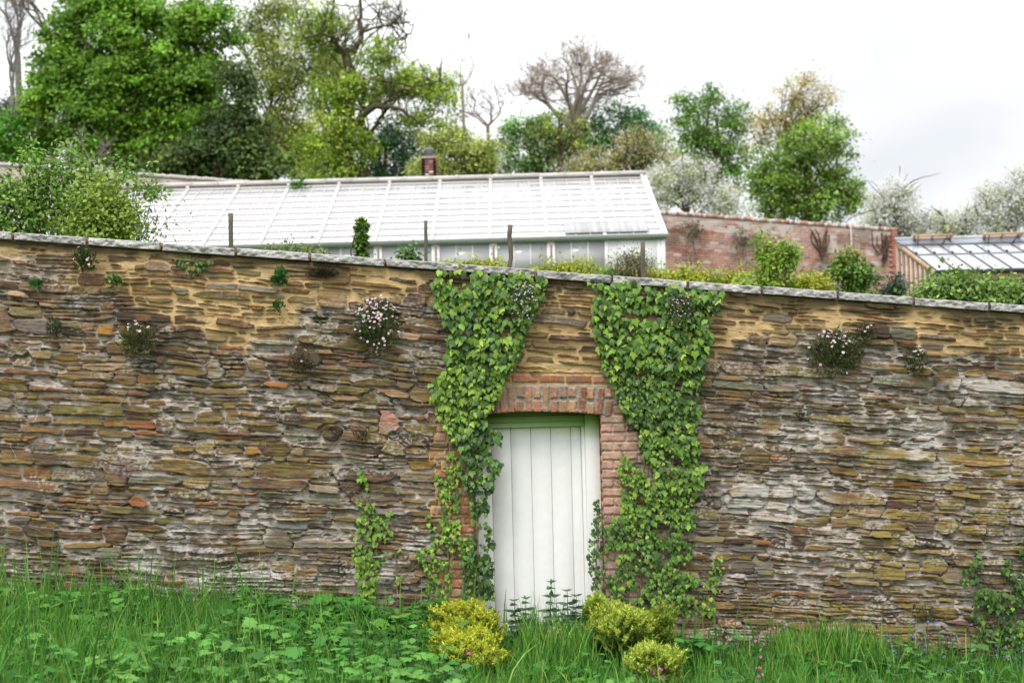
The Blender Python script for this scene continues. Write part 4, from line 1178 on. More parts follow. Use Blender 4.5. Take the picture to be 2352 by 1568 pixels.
def foliage(g, ells, d, clumps, per, size, cols, w=None, csize=.30, flat=.55, tpl=RH, dep=.7, shell=.42, jit=.16, cover=1.5):
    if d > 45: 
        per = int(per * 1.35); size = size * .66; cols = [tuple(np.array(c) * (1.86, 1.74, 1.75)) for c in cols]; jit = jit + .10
        clumps = int(2.1 * cover * sum(e[2] * e[3] for e in ells) / (1.5 * csize * 43.6) ** 2)
    C_, Nn, W = crown_pts(ells, d, clumps, dep, shell)
    nC = len(C_)
    cl = colmix(nC, cols, jit, w)
    cs = csize * rng.lognormal(0, .3, nC) * d / 75
    idx = np.repeat(np.arange(nC), per)
    n = len(idx)
    off = rng.normal(0, 1, (n, 3)); off = off * np.array([1, 1, flat])
    pos = C_[idx] + off * cs[idx, None]
    pos[:, 2] -= .25 * cs[idx] * (off[:, 0] ** 2 + off[:, 1] ** 2) * .5
    nor = unit(off * .5 + Nn[idx] * .4 + np.array([0, -.15, .8]) + rng.normal(0, .35, (n, 3)))
    tip = unit(rng.normal(0, 1, (n, 3)) + off * .6 + np.array([0, 0, -.3]))
    cc = cl[idx] * rng.lognormal(0, .16, (n, 1))
    scatter(g, tpl, pos, tip, nor, size * rng.lognormal(0, .25, n), np.clip(cc, .003, .9))
    return C_

def limb(g, a, b, ra, rb_, c, bend=.12, n=9, sides=6, sag=0.0):
    a = np.array(a, float); b = np.array(b, float); L = np.linalg.norm(b - a)
    t = np.linspace(0, 1, n)[:, None]
    k1 = rng.normal(0, bend * L, 3); k2 = rng.normal(0, bend * L * .5, 3)
    p = a + (b - a) * t + k1 * np.sin(np.pi * t) + k2 * np.sin(2 * np.pi * t) + np.array([0, 0, sag * L]) * np.sin(np.pi * t)
    g.tube(p, np.linspace(ra, rb_, n), sides, c)
    return p

def branchy(g, a, dirv, L, rad, depth, c, spread=.55, nsub=3, up=.25, minr=.008, ends=None, curve=.16):
    """recursive boughs down to twigs"""
    n = 6
    p = [np.array(a, float)]; dv = unit(np.array(dirv, float))
    for k in range(n):
        dv = unit(dv + rng.normal(0, curve, 3) + np.array([0, 0, up * .12])); p.append(p[-1] + dv * L / n)
    P = np.array(p); g.tube(P, np.linspace(rad, rad * .55, n + 1), 5 if depth > 2 else 3, c)
    if depth == 0:
        if ends is not None: ends.append(P[-1]); ends.append(P[3])
        return
    for s in range(nsub):
        k = n if s == 0 else int(rng.integers(2, n))
        nd = unit(dv + rng.normal(0, spread, 3) * np.array([1, .8, .9]) + np.array([0, 0, up]))
        branchy(g, P[k], nd, L * rng.uniform(.62, .84), max(minr, rad * (.62 if s == 0 else .48)), depth - 1, c, spread, nsub, up, minr, ends, curve)

def tree(name, label, d, ells, clumps, per, size, cols, w=None, trunk=None, bark=(.10, .08, .055), trad=.28, csize=.30, flat=.55, dep=.7, shell=.42, nl=22, cat='tree', tpl=RH, extra=None, group=None, jit=.16, blossom=None, cover=1.5):
    e0 = np.array(ells, float); cx = np.average(e0[:, 0], weights=e0[:, 2] * e0[:, 3])
    tx_ = trunk[0] if trunk else cx
    base = at(tx_, trunk[1] if trunk else e0[:, 1].max() + 30, d)
    zb0 = min(float(zback(base[0], d)), base[2])
    t = thing(name, label, cat, (base[0], base[1], zb0), group)
    g = Geo()
    C_ = foliage(g, ells, d, clumps, per, size, cols, w, csize, flat, tpl, dep, shell, jit, cover)
    g.build('crown', M_LEAF, t)
    if blossom:
        g = Geo(); foliage(g, ells, d, int(clumps * 1.2), blossom[0], blossom[1], [(.84, .82, .79), (.88, .86, .84), (.82, .78, .76)], None, csize * .8, .8, RH, dep, shell * .9, .05, cover)
        g.build('blossom', M_PETAL, t)
    g = Geo()
    top = at(cx, e0[:, 1].min() + .35 * (e0[:, 1].max() - e0[:, 1].min()), d)
    trad = trad * .75
    tr_ = limb(g, (base[0], base[1], zb0 - .3), top, trad, trad * .35, bark, .03, 14, 9)
    sel = C_[rng.choice(len(C_), min(nl, len(C_)), replace=False)]
    for e in sel:
        k = int(rng.integers(4, 12))
        p = limb(g, tr_[k], e, trad * rng.uniform(.22, .42), .02, bark, .08, 8, 5, .06)
        for q in range(3):
            s = p[int(rng.integers(3, 8))]; limb(g, s, s + unit(rng.normal(0, 1, 3) + unit(e - tr_[k])) * rng.uniform(.5, 1.4), .03, .008, bark, .1, 5, 3)
    if extra: extra(g)
    g.build('trunk', M_BARK, t, True)
    return t

GB = [(.118, .235, .020), (.088, .185, .016), (.060, .135, .014), (.155, .275, .028)]        # fresh maple green
GD = [(.036, .072, .017), (.052, .092, .020), (.026, .056, .015), (.080, .115, .025)]                            # evergreen
GO = [(.155, .205, .030), (.120, .170, .026), (.20, .245, .040), (.080, .120, .022)]        # young oak
GY = [(.20, .29, .030), (.155, .245, .026), (.24, .31, .035), (.10, .17, .025)]
GBZ = [(.20, .175, .055), (.16, .155, .045), (.22, .20, .075), (.13, .14, .045)]             # bronze leafing
GM = [(.095, .180, .030), (.070, .145, .028), (.125, .215, .040)]
GC = [(.060, .175, .050), (.085, .215, .060), (.045, .130, .040)]                            # cooler green

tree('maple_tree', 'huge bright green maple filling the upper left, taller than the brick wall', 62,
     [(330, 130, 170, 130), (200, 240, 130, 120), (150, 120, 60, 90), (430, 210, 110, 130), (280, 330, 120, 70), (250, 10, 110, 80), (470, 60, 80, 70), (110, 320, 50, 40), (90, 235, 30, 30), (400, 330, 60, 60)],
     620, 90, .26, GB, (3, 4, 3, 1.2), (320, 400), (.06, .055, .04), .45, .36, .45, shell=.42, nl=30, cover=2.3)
tree('broadleaf_tree', 'low bright green tree behind the left end of the brick wall', 62, [(10, 315, 60, 55), (60, 350, 50, 30), (-60, 330, 60, 60)], 110, 90, .24, [(.085, .23, .02), (.06, .17, .018)], None, (10, 400), csize=.30, nl=8)
tree('holly_tree', 'dark evergreen tree in the gap right of the huge maple', 59, [(480, 350, 110, 60), (540, 310, 80, 80), (560, 210, 36, 90), (590, 370, 80, 45), (410, 380, 90, 36)], 330, 90, .27, GD, None, (500, 420), csize=.36, nl=14, shell=.6, cover=1.6)
tree('oak_tree', 'thin olive young oak between the huge maple and the ivy-clad oak', 72, [(640, 200, 90, 140), (600, 90, 70, 80), (690, 330, 100, 70), (640, 20, 90, 50), (740, 130, 60, 90), (600, 340, 60, 60)],
     300, 60, .19, GO, None, (650, 420), (.09, .08, .055), .22, .34, .7, shell=.7, nl=26, cover=2.1)
tree('flowering_shrub', 'olive bush with pale catkins at the foot of the evergreen', 60, [(520, 390, 90, 26), (600, 395, 80, 24), (440, 398, 40, 18)], 130, 70, .17, [(.07, .095, .025), (.12, .14, .05), (.04, .06, .018)], None, (540, 425), csize=.26, nl=6, cat='bush')

# the big ivy-clad oak with its own boughs
DO = 64
def oak_boughs(g):
    bk_ = (.085, .072, .045)
    def B(pts, r0, r1):
        P = np.array([at(a, b, DO + dd) for a, b, dd in pts]); n = 16
        t = np.linspace(0, 1, len(P)); tt = np.linspace(0, 1, n)
        Q = np.stack([np.interp(tt, t, P[:, k]) for k in range(3)], -1)
        Q[1:-1] = (Q[:-2] + 2 * Q[1:-1] + Q[2:]) / 4
        Q[1:-1] += rng.normal(0, .04, (n - 2, 3))
        g.tube(Q, np.linspace(r0, r1, n) * .62, 7, bk_)
        return Q
    trunk_ = B([(800, 430, 0), (795, 330, 0), (800, 240, 0), (805, 170, 0), (795, 110, 0)], .52, .30)
    b1 = B([(800, 130, 0), (830, 90, .3), (828, 40, .5), (822, -30, .4)], .24, .10)
    b2 = B([(795, 130, 0), (770, 90, -.5), (740, 75, -1), (690, 95, -1.4)], .18, .05)
    b3 = B([(830, 75, .3), (870, 62, 0), (910, 55, -.3), (945, 48, -.5)], .11, .03)
    b4 = B([(805, 300, 0), (850, 250, -.6), (890, 240, -1), (930, 260, -1.2), (975, 292, -1.4)], .30, .08)
    b5 = B([(800, 130, 0), (765, 110, .5), (760, 40, .8), (768, -20, 1)], .22, .10)
    b6 = B([(870, 245, -.8), (920, 210, -1), (970, 195, -1), (1020, 190, -1)], .14, .04)
    b7 = B([(945, 80, 0), (955, 40, 0), (975, 15, 0)], .04, .02)
    b8 = B([(890, 105, 0), (930, 85, 0), (945, 75, 0)], .09, .03)
    for Q in (b1, b2, b3, b4, b5, b6, b8):
        for k in range(4, 16, 2):
            branchy(g, Q[k], rng.normal(0, 1, 3) + np.array([0, 0, .4]), rng.uniform(.7, 1.4), .045, 2, bk_, .5, 3, .15, .012)
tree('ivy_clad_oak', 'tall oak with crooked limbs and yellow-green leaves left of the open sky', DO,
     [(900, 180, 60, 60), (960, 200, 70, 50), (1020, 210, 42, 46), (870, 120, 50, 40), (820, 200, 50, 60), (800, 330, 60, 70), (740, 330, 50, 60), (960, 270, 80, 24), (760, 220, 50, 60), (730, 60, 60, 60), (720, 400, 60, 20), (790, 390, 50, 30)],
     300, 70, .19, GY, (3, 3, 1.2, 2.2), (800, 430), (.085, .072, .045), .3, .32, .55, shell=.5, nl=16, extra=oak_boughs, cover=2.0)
tree('oak_tree', 'sparse leafing oak crown high against the sky behind the ivy-clad oak', 74, [(880, 30, 70, 50), (820, 40, 90, 60), (720, 80, 90, 90), (760, 190, 90, 80)], 120, 36, .16, GO, None, (760, 430), csize=.42, nl=40, flat=.9, shell=.7, cover=.8)
tree('holly_tree', 'dark holly behind the chimney, under the long oak limb', 72, [(880, 345, 70, 60), (840, 390, 70, 30), (930, 320, 40, 40), (900, 300, 40, 30), (930, 385, 40, 26)], 230, 90, .20, [(.022, .062, .026), (.032, .085, .034), (.018, .045, .02)], None, (880, 420), csize=.32, nl=8)
tree('fruit_tree', 'yellow-green bush spreading beside and behind the chimney', 56, [(1080, 345, 75, 45), (1000, 330, 40, 26), (1000, 385, 60, 26), (1120, 380, 60, 25), (960, 385, 30, 18), (1055, 310, 30, 20)], 230, 66, .15, [(.20, .25, .055), (.165, .22, .045), (.25, .29, .08), (.12, .17, .035)], None, (1070, 420), csize=.26, nl=10, shell=.55, cover=2.6)
tree('maple_tree', 'green tree with sky showing through it right of the chimney', 74, [(1190, 330, 50, 60), (1240, 300, 60, 50), (1280, 350, 60, 60), (1170, 290, 30, 28), (1200, 385, 60, 22)], 170, 66, .2, [(.07, .17, .03), (.05, .13, .025), (.10, .19, .04)], None, (1230, 420), csize=.28, nl=18, shell=.6, cover=1.5)
tree('maple_tree', 'cool green tree below the bare domed tree', 78, [(1330, 290, 50, 42), (1420, 270, 70, 36), (1470, 300, 50, 46), (1380, 330, 60, 40), (1320, 330, 40, 40), (1500, 350, 40, 50)], 210, 80, .22, GC, None, (1400, 420), csize=.30, nl=12)
tree('olive_leaf_tree', 'olive leafing tree under the left side of the bare domed tree', 70, [(1290, 270, 40, 40), (1240, 300, 40, 30), (1320, 310, 50, 40)], 90, 46, .16, GO, None, (1290, 420), csize=.3, nl=16, shell=.6, cover=1.0)
tree('bronze_cherry_tree', 'bronze leafing cherry above the right end of the glasshouse', 60, [(1400, 365, 90, 36), (1480, 345, 70, 40), (1340, 380, 60, 26), (1440, 315, 50, 24), (1530, 370, 50, 40)], 250, 60, .14, [(.19, .205, .065), (.21, .20, .08), (.15, .18, .05), (.27, .26, .15)], None, (1430, 430), csize=.26, nl=26, shell=.6, blossom=(8, .10))
tree('apple_tree', 'white blossoming tree behind the right end of the glasshouse', 54, [(1560, 420, 80, 56), (1640, 455, 70, 40), (1510, 440, 40, 60), (1600, 380, 50, 20), (1690, 480, 40, 20)], 250, 34, .12, [(.19, .24, .08), (.23, .27, .11), (.14, .18, .06)], None, (1570, 520), csize=.26, nl=12, shell=.5, blossom=(42, .11), cover=1.8, cat='tree')
tree('maple_tree', 'fresh green maple left of the bronze-topped tree', 74, [(1610, 260, 60, 50), (1590, 320, 50, 60), (1690, 270, 60, 46), (1650, 340, 80, 60), (1560, 225, 26, 26), (1700, 380, 50, 60), (1640, 215, 40, 20)], 260, 72, .22, GM + [(.09, .21, .03)], None, (1650, 540), csize=.32, nl=30, shell=.6, cover=1.35)
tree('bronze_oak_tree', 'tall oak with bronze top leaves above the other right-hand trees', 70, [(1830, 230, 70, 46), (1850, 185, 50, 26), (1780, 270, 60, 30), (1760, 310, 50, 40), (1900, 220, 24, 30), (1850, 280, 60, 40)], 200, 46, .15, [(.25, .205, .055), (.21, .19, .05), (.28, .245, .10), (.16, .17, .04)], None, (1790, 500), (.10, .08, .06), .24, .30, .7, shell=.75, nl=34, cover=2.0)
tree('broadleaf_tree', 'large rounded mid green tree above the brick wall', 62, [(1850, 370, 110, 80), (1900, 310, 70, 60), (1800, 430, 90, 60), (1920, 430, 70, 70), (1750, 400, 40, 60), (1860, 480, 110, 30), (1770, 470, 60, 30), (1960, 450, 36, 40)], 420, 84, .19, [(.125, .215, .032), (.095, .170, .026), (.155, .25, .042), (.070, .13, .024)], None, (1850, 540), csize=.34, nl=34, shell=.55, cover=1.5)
tree('apple_tree', 'white blossoming tree left of the timber greenhouse ridge', 50, [(2050, 460, 56, 56), (2010, 500, 40, 46), (2090, 510, 46, 40), (2080, 440, 26, 20)], 170, 30, .10, [(.19, .24, .08), (.23, .27, .11), (.14, .18, .06)], None, (2050, 560), csize=.26, nl=14, shell=.6, blossom=(44, .11), cover=1.9)
tree('apple_tree', 'low white blossoming tree between two taller blossom trees', 50, [(2170, 510, 60, 40), (2140, 530, 50, 28), (2215, 505, 40, 46)], 130, 30, .10, [(.19, .24, .08), (.23, .27, .11), (.14, .18, .06)], None, (2170, 570), csize=.26, nl=10, shell=.6, blossom=(44, .11), cover=1.9)
tree('apple_tree', 'white blossoming tree at the right-hand edge above the timber greenhouse', 50, [(2320, 450, 60, 60), (2280, 500, 56, 56), (2380, 470, 60, 80), (2260, 440, 24, 26), (2340, 400, 24, 16)], 240, 34, .10, [(.19, .24, .08), (.23, .27, .11), (.14, .18, .06)], None, (2330, 570), csize=.26, nl=16, shell=.55, blossom=(44, .11), cover=1.9)

PO = [(.15, .19, .05), (.12, .16, .04), (.19, .22, .07)]
tree('ash_tree', 'pale olive tree standing farther back between the two oaks', 92, [(640, 330, 90, 70), (720, 380, 90, 40), (700, 270, 60, 60)], 100, 70, .24, PO, None, (680, 430), csize=.34, nl=8, cover=1.7)
tree('ash_tree', 'pale olive tree farther back behind the holly and the yellow-green bush', 92, [(1000, 330, 70, 50), (960, 370, 60, 40), (1100, 370, 60, 40), (1030, 290, 30, 30)], 100, 70, .24, PO, None, (1010, 430), csize=.34, nl=8, cover=1.6)
tree('ash_tree', 'pale olive tree farther back behind the bronze cherry', 92, [(1310, 360, 80, 50), (1440, 340, 70, 50), (1240, 385, 60, 26), (1530, 330, 40, 40)], 100, 70, .24, PO, None, (1350, 430), csize=.34, nl=8, cover=1.5)
def bare_tree(name, label, d, base, dirs, L, rad, depth, c, twig=None, **kw):
    b = at(base[0], base[1], d)
    zb0 = min(float(zback(b[0], d)), b[2])
    t = thing(name, label, 'tree', (b[0], b[1], zb0))
    g = Geo(); ends = []
    g.tube([(b[0], b[1], zb0 - .2), ((b[0]) * 1.0 + .05, b[1], (zb0 + b[2]) / 2), b], [rad * 1.25, rad * 1.12, rad], 8, c)
    g.build('trunk', M_BARK, t, True)
    g = Geo()
    for dv in dirs:
        branchy(g, b, dv, L * rng.uniform(.85, 1.1), rad * .6, depth, c, ends=ends, **kw)
    if twig:
        E = np.array(ends); n = twig[0]; idx = rng.integers(0, len(E), n)
        pos = E[idx] + rng.normal(0, twig[3], (n, 3))
        scatter(g, RH, pos, rng.normal(0, 1, (n, 3)), rng.normal(0, 1, (n, 3)), twig[1] * rng.lognormal(0, .2, n), colmix(n, twig[2], .2))
    g.build('branches', M_BARK, t)
    return t
def dome_tree(name, label, d, base, centre, rx, ry, rad, c, twig):
    b = at(base[0], base[1], d); zb0 = min(float(zback(b[0], d)), b[2]); sc_ = d / F
    t = thing(name, label, 'tree', (b[0], b[1], zb0))
    g = Geo(); g.tube([(b[0], b[1], zb0 - .2), (b[0] + .05, b[1], (zb0 + b[2]) / 2), b], [rad * 1.2, rad * 1.1, rad], 8, c); g.build('trunk', M_BARK, t, True)
    g = Geo(); ends = []; c0 = at(centre[0], centre[1], d); R = np.array([rx, rx * .8, ry]) * sc_
    bough = []
    for k in range(9):
        az = k / 9 * 2 * np.pi + rng.normal(0, .2); el = rng.uniform(.15, 1.3)
        e = c0 + R * .55 * np.array([math.cos(az) * math.cos(el), math.sin(az) * math.cos(el), math.sin(el) * .9 - .1])
        bough.append(limb(g, b, e, rad * .62, rad * .20, c, .07, 14, 6, -.04))
    P = np.concatenate([q[5:] for q in bough])
    n = 90
    q = unit(rng.normal(0, 1, (n, 3))); q[:, 2] = np.abs(q[:, 2]) * 1.1 - .35
    for e in c0 + q * R * rng.uniform(.62, .98, (n, 1)):
        k = np.argmin(((P - e) ** 2 * np.array([1, 1, 1.0])).sum(1) + 2.0 * (P[:, 2] > e[2])); 
        l = limb(g, P[k], e, rad * .17, rad * .07, c, .08, 8, 4, .03)
        for j in (3, 5, 7):
            branchy(g, l[j], unit(e - P[k]) + rng.normal(0, .5, 3) + (0, 0, .3), R[0] * rng.uniform(.10, .19), rad * .06, 2, c, .5, 3, .15, .010, ends)
    E = np.array(ends); n = twig[0]; idx = rng.integers(0, len(E), n)
    scatter(g, LANCE, E[idx] + rng.normal(0, twig[3], (n, 3)), rng.normal(0, 1, (n, 3)), rng.normal(0, 1, (n, 3)), twig[1] * rng.lognormal(0, .25, n), colmix(n, twig[2], .2))
    g.build('branches', M_BARK, t)
dome_tree('bare_tree', 'domed leafless tree with pinkish brown buds against the white sky', 76, (1318, 300), (1330, 205), 165, 115, .27, (.30, .245, .21),
          (5000, .12, [(.40, .30, .24), (.46, .35, .28), (.34, .27, .22)], .12))
bare_tree('dead_tree', 'thin dead tree with crooked leafless branches right of the oak', 66, (1062, 200), [(.1, 0, 1), (.5, .1, .8), (-.35, 0, .9)], 1.05, .07, 5, (.30, .27, .25), None, spread=.6, curve=.24, nsub=2, up=.1, minr=.010)
bare_tree('bare_tree', 'low leafless twiggy tree between the dead tree and the domed tree', 74, (1120, 290), [(-.5, 0, 1), (.4, 0, .9), (.9, .2, .7), (-.9, 0, .6)], 1.1, .10, 4, (.24, .19, .17), None, spread=.5, nsub=3, up=.1, minr=.010)
bare_tree('bare_tree', 'tallest grey leafless tree at the left edge with two straight stems', 70, (40, 120), [(.05, 0, 1), (-.12, 0, 1), (.2, 0, 1)], 2.6, .15, 4, (.20, .18, .17), None, spread=.35, nsub=3, up=.3, minr=.010)
bare_tree('bare_tree', 'slender grey leafless tree leaning in front of the left edge', 64, (28, 200), [(.0, 0, 1), (-.3, 0, 1), (.25, 0, 1)], 2.0, .11, 4, (.22, .20, .19), None, spread=.38, nsub=3, up=.3, minr=.010)
bare_tree('bare_tree', 'dark forked leafless tree beside the bright maple at the left', 68, (112, 80), [(-.5, 0, 1), (-.1, 0, 1), (-.7, 0, .6)], 1.6, .14, 4, (.13, .10, .08), None, spread=.4, nsub=3, up=.2, minr=.010)
tree('holly_tree', 'dark bush at the foot of the leafless trees on the left', 66, [(20, 245, 50, 26), (70, 250, 40, 26), (40, 275, 60, 22)], 60, 60, .2, [(.05, .075, .035), (.08, .10, .05)], None, (30, 400), csize=.3, nl=6, cat='bush')
bare_tree('dead_shrub', 'grey tangle of dead twigs above the left brick wall', 48, (205, 372), [(-.9, 0, .5), (.8, 0, .4), (-.4, 0, .8), (.3, 0, .7), (1, 0, .2), (-1, 0, .2)], .6, .03, 3, (.30, .27, .24), None, spread=.5, nsub=3, up=.05, minr=.006)

# ------------------------------------------------------------------ shrubs and climbers on the terrace
def shrub(name, label, d, ells, clumps, per, size, cols, w=None, csize=.10, cat='shrub', tpl=RH, stems=14, flat=.8, dep=.8, shell=.5, base=None, sc=(.12, .10, .05), jit=.15):
    e0 = np.array(ells, float); cx = base[0] if base else np.average(e0[:, 0], weights=e0[:, 2] * e0[:, 3])
    b = at(cx, base[1] if base else e0[:, 1].max() + 20, d); zb0 = min(float(zback(b[0], d)), b[2])
    t = thing(name, label, cat, (b[0], b[1], zb0))
    g = Geo(); C_ = foliage(g, ells, d, clumps, per, size, cols, w, csize * 75 / d, flat, tpl, dep, shell, jit); g.build('foliage', M_LEAF, t)
    g = Geo()
    for e in C_[rng.choice(len(C_), min(stems, len(C_)), replace=False)]:
        limb(g, (b[0] + rng.normal(0, .05), b[1], zb0 - .1), e, .014, .004, sc, .06, 7, 4)
    g.build('stem', M_BARK, t, True)
    return t
EL = [(.19, .33, .05), (.14, .27, .04), (.25, .40, .07), (.09, .19, .03)]
shrub('elder_bush', 'large loose green elder bush over the left end of the stone wall', 15.5,
      [(80, 480, 115, 64), (205, 485, 84, 62), (30, 430, 60, 50), (130, 400, 60, 40), (200, 400, 40, 30), (20, 530, 60, 30), (255, 515, 45, 42), (60, 370, 26, 22), (155, 345, 16, 22), (285, 385, 22, 14), (240, 430, 40, 26), (320, 420, 26, 9), (350, 435, 16, 7), (-40, 470, 60, 80)],
      215, 54, .050, EL, None, .10, 'bush', RH, 46, .75, .5, .5, (150, 580), (.16, .17, .07))
shrub('elder_bush', 'yellowish leafy patch in front of the loose elder bush', 15.0, [(235, 460, 60, 50), (280, 500, 34, 50), (200, 520, 60, 30)], 90, 54, .046, [(.30, .40, .06), (.20, .32, .05)], None, .09, 'bush', RH, 8, .8, .5, .5, (240, 580))
shrub('twig_spray', 'leafy twigs reaching right from the elder bush over the glasshouse', 15.2, [(345, 500, 20, 10), (375, 503, 12, 6), (330, 545, 20, 16), (320, 470, 12, 30)], 22, 12, .05, [(.09, .12, .05), (.12, .14, .06)], None, .07, 'twigs', LANCE, 8, .8, .4, .5, (290, 530))
HD = [(.38, .43, .035), (.28, .36, .03), (.46, .48, .045), (.14, .22, .025)]
shrub('golden_hedge', 'long low golden-green clipped hedge behind the coping, right of the door', 22.0,
      [(1260, 634, 44, 32), (1330, 638, 60, 32), (1420, 648, 60, 30), (1500, 650, 60, 30), (1590, 650, 60, 34), (1680, 658, 60, 32), (1850, 662, 56, 38), (1760, 666, 60, 32)],
      560, 70, .045, HD, (3, 3, 3, 1), .075, 'hedge', RH, 30, .9, .6, .6)
shrub('golden_hedge', 'short golden-green hedge behind the coping above the left ivy', 22.0, [(1080, 622, 56, 16), (1130, 622, 36, 15), (1020, 622, 30, 10)], 110, 60, .045, HD, (3, 3, 3, 1), .07, 'hedge', RH, 10, .9, .6, .6)
shrub('climber', 'bushy yellow-green climber on a support before the brick wall', 21.5, [(1755, 575, 20, 26), (1790, 600, 36, 34), (1810, 590, 24, 24), (1765, 620, 30, 34), (1780, 645, 26, 24), (1800, 553, 12, 14), (1748, 548, 8, 12), (1822, 575, 10, 8)], 70, 44, .055, [(.22, .38, .04), (.36, .46, .06), (.12, .23, .03)], None, .07, 'climber')
shrub('climber', 'dark green ivy bush on a stump beside the slate outhouse', 26.0, [(1955, 610, 36, 30), (1930, 615, 24, 20), (1985, 630, 20, 22), (1960, 650, 20, 34), (1950, 583, 12, 12), (1915, 612, 12, 10)], 80, 44, .07, [(.09, .20, .03), (.16, .29, .04), (.28, .32, .05), (.055, .13, .025)], None, .09, 'climber')
shrub('climber', 'slim post wholly wrapped in ivy', 14.0, [(829, 522, 8, 16), (830, 555, 8, 28), (831, 590, 8, 20), (828, 510, 6, 6)], 60, 30, .036, [IVY_MID, IVY_DARK, IVY_BR], None, .020, 'climber', IVY_T2, 6)
shrub('bush', 'pale green leafy shrub before the timber greenhouse', 17.5, [(2160, 672, 56, 30), (2230, 668, 60, 34), (2310, 680, 60, 34), (2370, 690, 60, 40), (2270, 700, 90, 24), (2130, 690, 40, 16), (2190, 650, 30, 14)], 330, 44, .055, [(.22, .35, .07), (.16, .28, .05), (.28, .41, .10), (.10, .19, .04)], None, .09, 'bush')
shrub('bush', 'small dark shrub against the corner of the timber greenhouse', 29.0, [(2062, 660, 16, 26), (2050, 672, 20, 16)], 30, 40, .07, [(.05, .08, .05), (.08, .12, .06)], None, .09, 'bush')
shrub('dried_shrub', 'brown dried flower shrub behind the post in front of the glasshouse', 20.0, [(1440, 605, 34, 20), (1475, 605, 24, 22), (1450, 585, 30, 14)], 60, 34, .040, [(.22, .18, .10), (.17, .15, .08), (.14, .16, .07)], None, .07, 'shrub', LANCE, 30, sc=(.22, .15, .10))
SY = [(.24, .28, .07), (.18, .25, .05), (.12, .20, .04)]
shrub('flowering_weed', 'yellow flowering weeds along the coping right of the first post', 15.0, [(680, 572, 34, 7), (730, 578, 36, 8), (620, 574, 20, 5), (655, 566, 12, 6)], 36, 14, .035, SY, None, .04, 'weeds', RH, 16)
shrub('young_shrub', 'small green sapling left of the thin post', 15.5, [(940, 580, 16, 14), (950, 598, 18, 12), (930, 595, 14, 12), (920, 610, 20, 8)], 24, 20, .05, [(.10, .20, .04), (.07, .15, .03)], None, .05, 'shrub', RH, 8)
shrub('leafy_plant', 'green leafy plant in the golden hedge above the bare stone', 20.0, [(1395, 640, 18, 10), (1420, 646, 16, 8)], 14, 26, .07, [(.06, .18, .04), (.05, .14, .035)], None, .07, 'plant', RH, 4)
shrub('vine_sprig', 'sprig of vine poking up over the coping by the right ivy', 12.3, [(1712, 645, 10, 6), (1690, 650, 8, 5), (1735, 652, 8, 5)], 6, 5, .05, [(.24, .36, .06), (.18, .30, .05)], None, .03, 'plant', IVY_T2, 4)
# ridge plant
shrub('roof_weed', 'green weed growing on the glasshouse ridge', 40.0, [(678, 430, 14, 6), (690, 431, 9, 6)], 10, 26, .12, [(.09, .24, .03), (.07, .18, .03)], None, .09, 'plant', RH, 2)
for (q, rx, lab) in [((1590, 525), 20, 'dark tuft on top of the brick wall nearest the glasshouse'), ((1700, 545), 22, 'trailing tuft midway along the brick wall')]:
    shrub('wall_plant', lab, DB - .25, [(q[0], q[1], rx, 18), (q[0] + 6, q[1] + 12, rx * .6, 14)], 14, 26, .10, [(.09, .11, .05), (.13, .10, .07), (.07, .10, .04)], None, .14, 'plant', LANCE, 4)
for (q, lab) in [((2018, 530), 'brown root hanging on the brick wall left of the conduit'), ((2158, 545), 'brown dead stem')][:1]:
    pass
for (px, py, lab) in [(2015, 548, 'dark dead climber stem on the brick wall left of the white conduit'), (2153 - 110, 555, 'dark dead climber stem near the right end of the brick wall')]:
    px = {2015: 1885, 2043: 2026}[px]
    g = Geo(); a = at(px, py + 45, DB - .1); b = at(px + 4, py - 18, DB - .1)
    for k in range(9): limb(g, a + rng.normal(0, .04, 3) * (1, .2, 3), b + rng.normal(0, .2, 3) * (1, .1, .4), .03, .015, (.10, .065, .045), .06, 7, 4)
    o = g.build('dead_climber', M_BARK); tag(o, lab, 'climber')

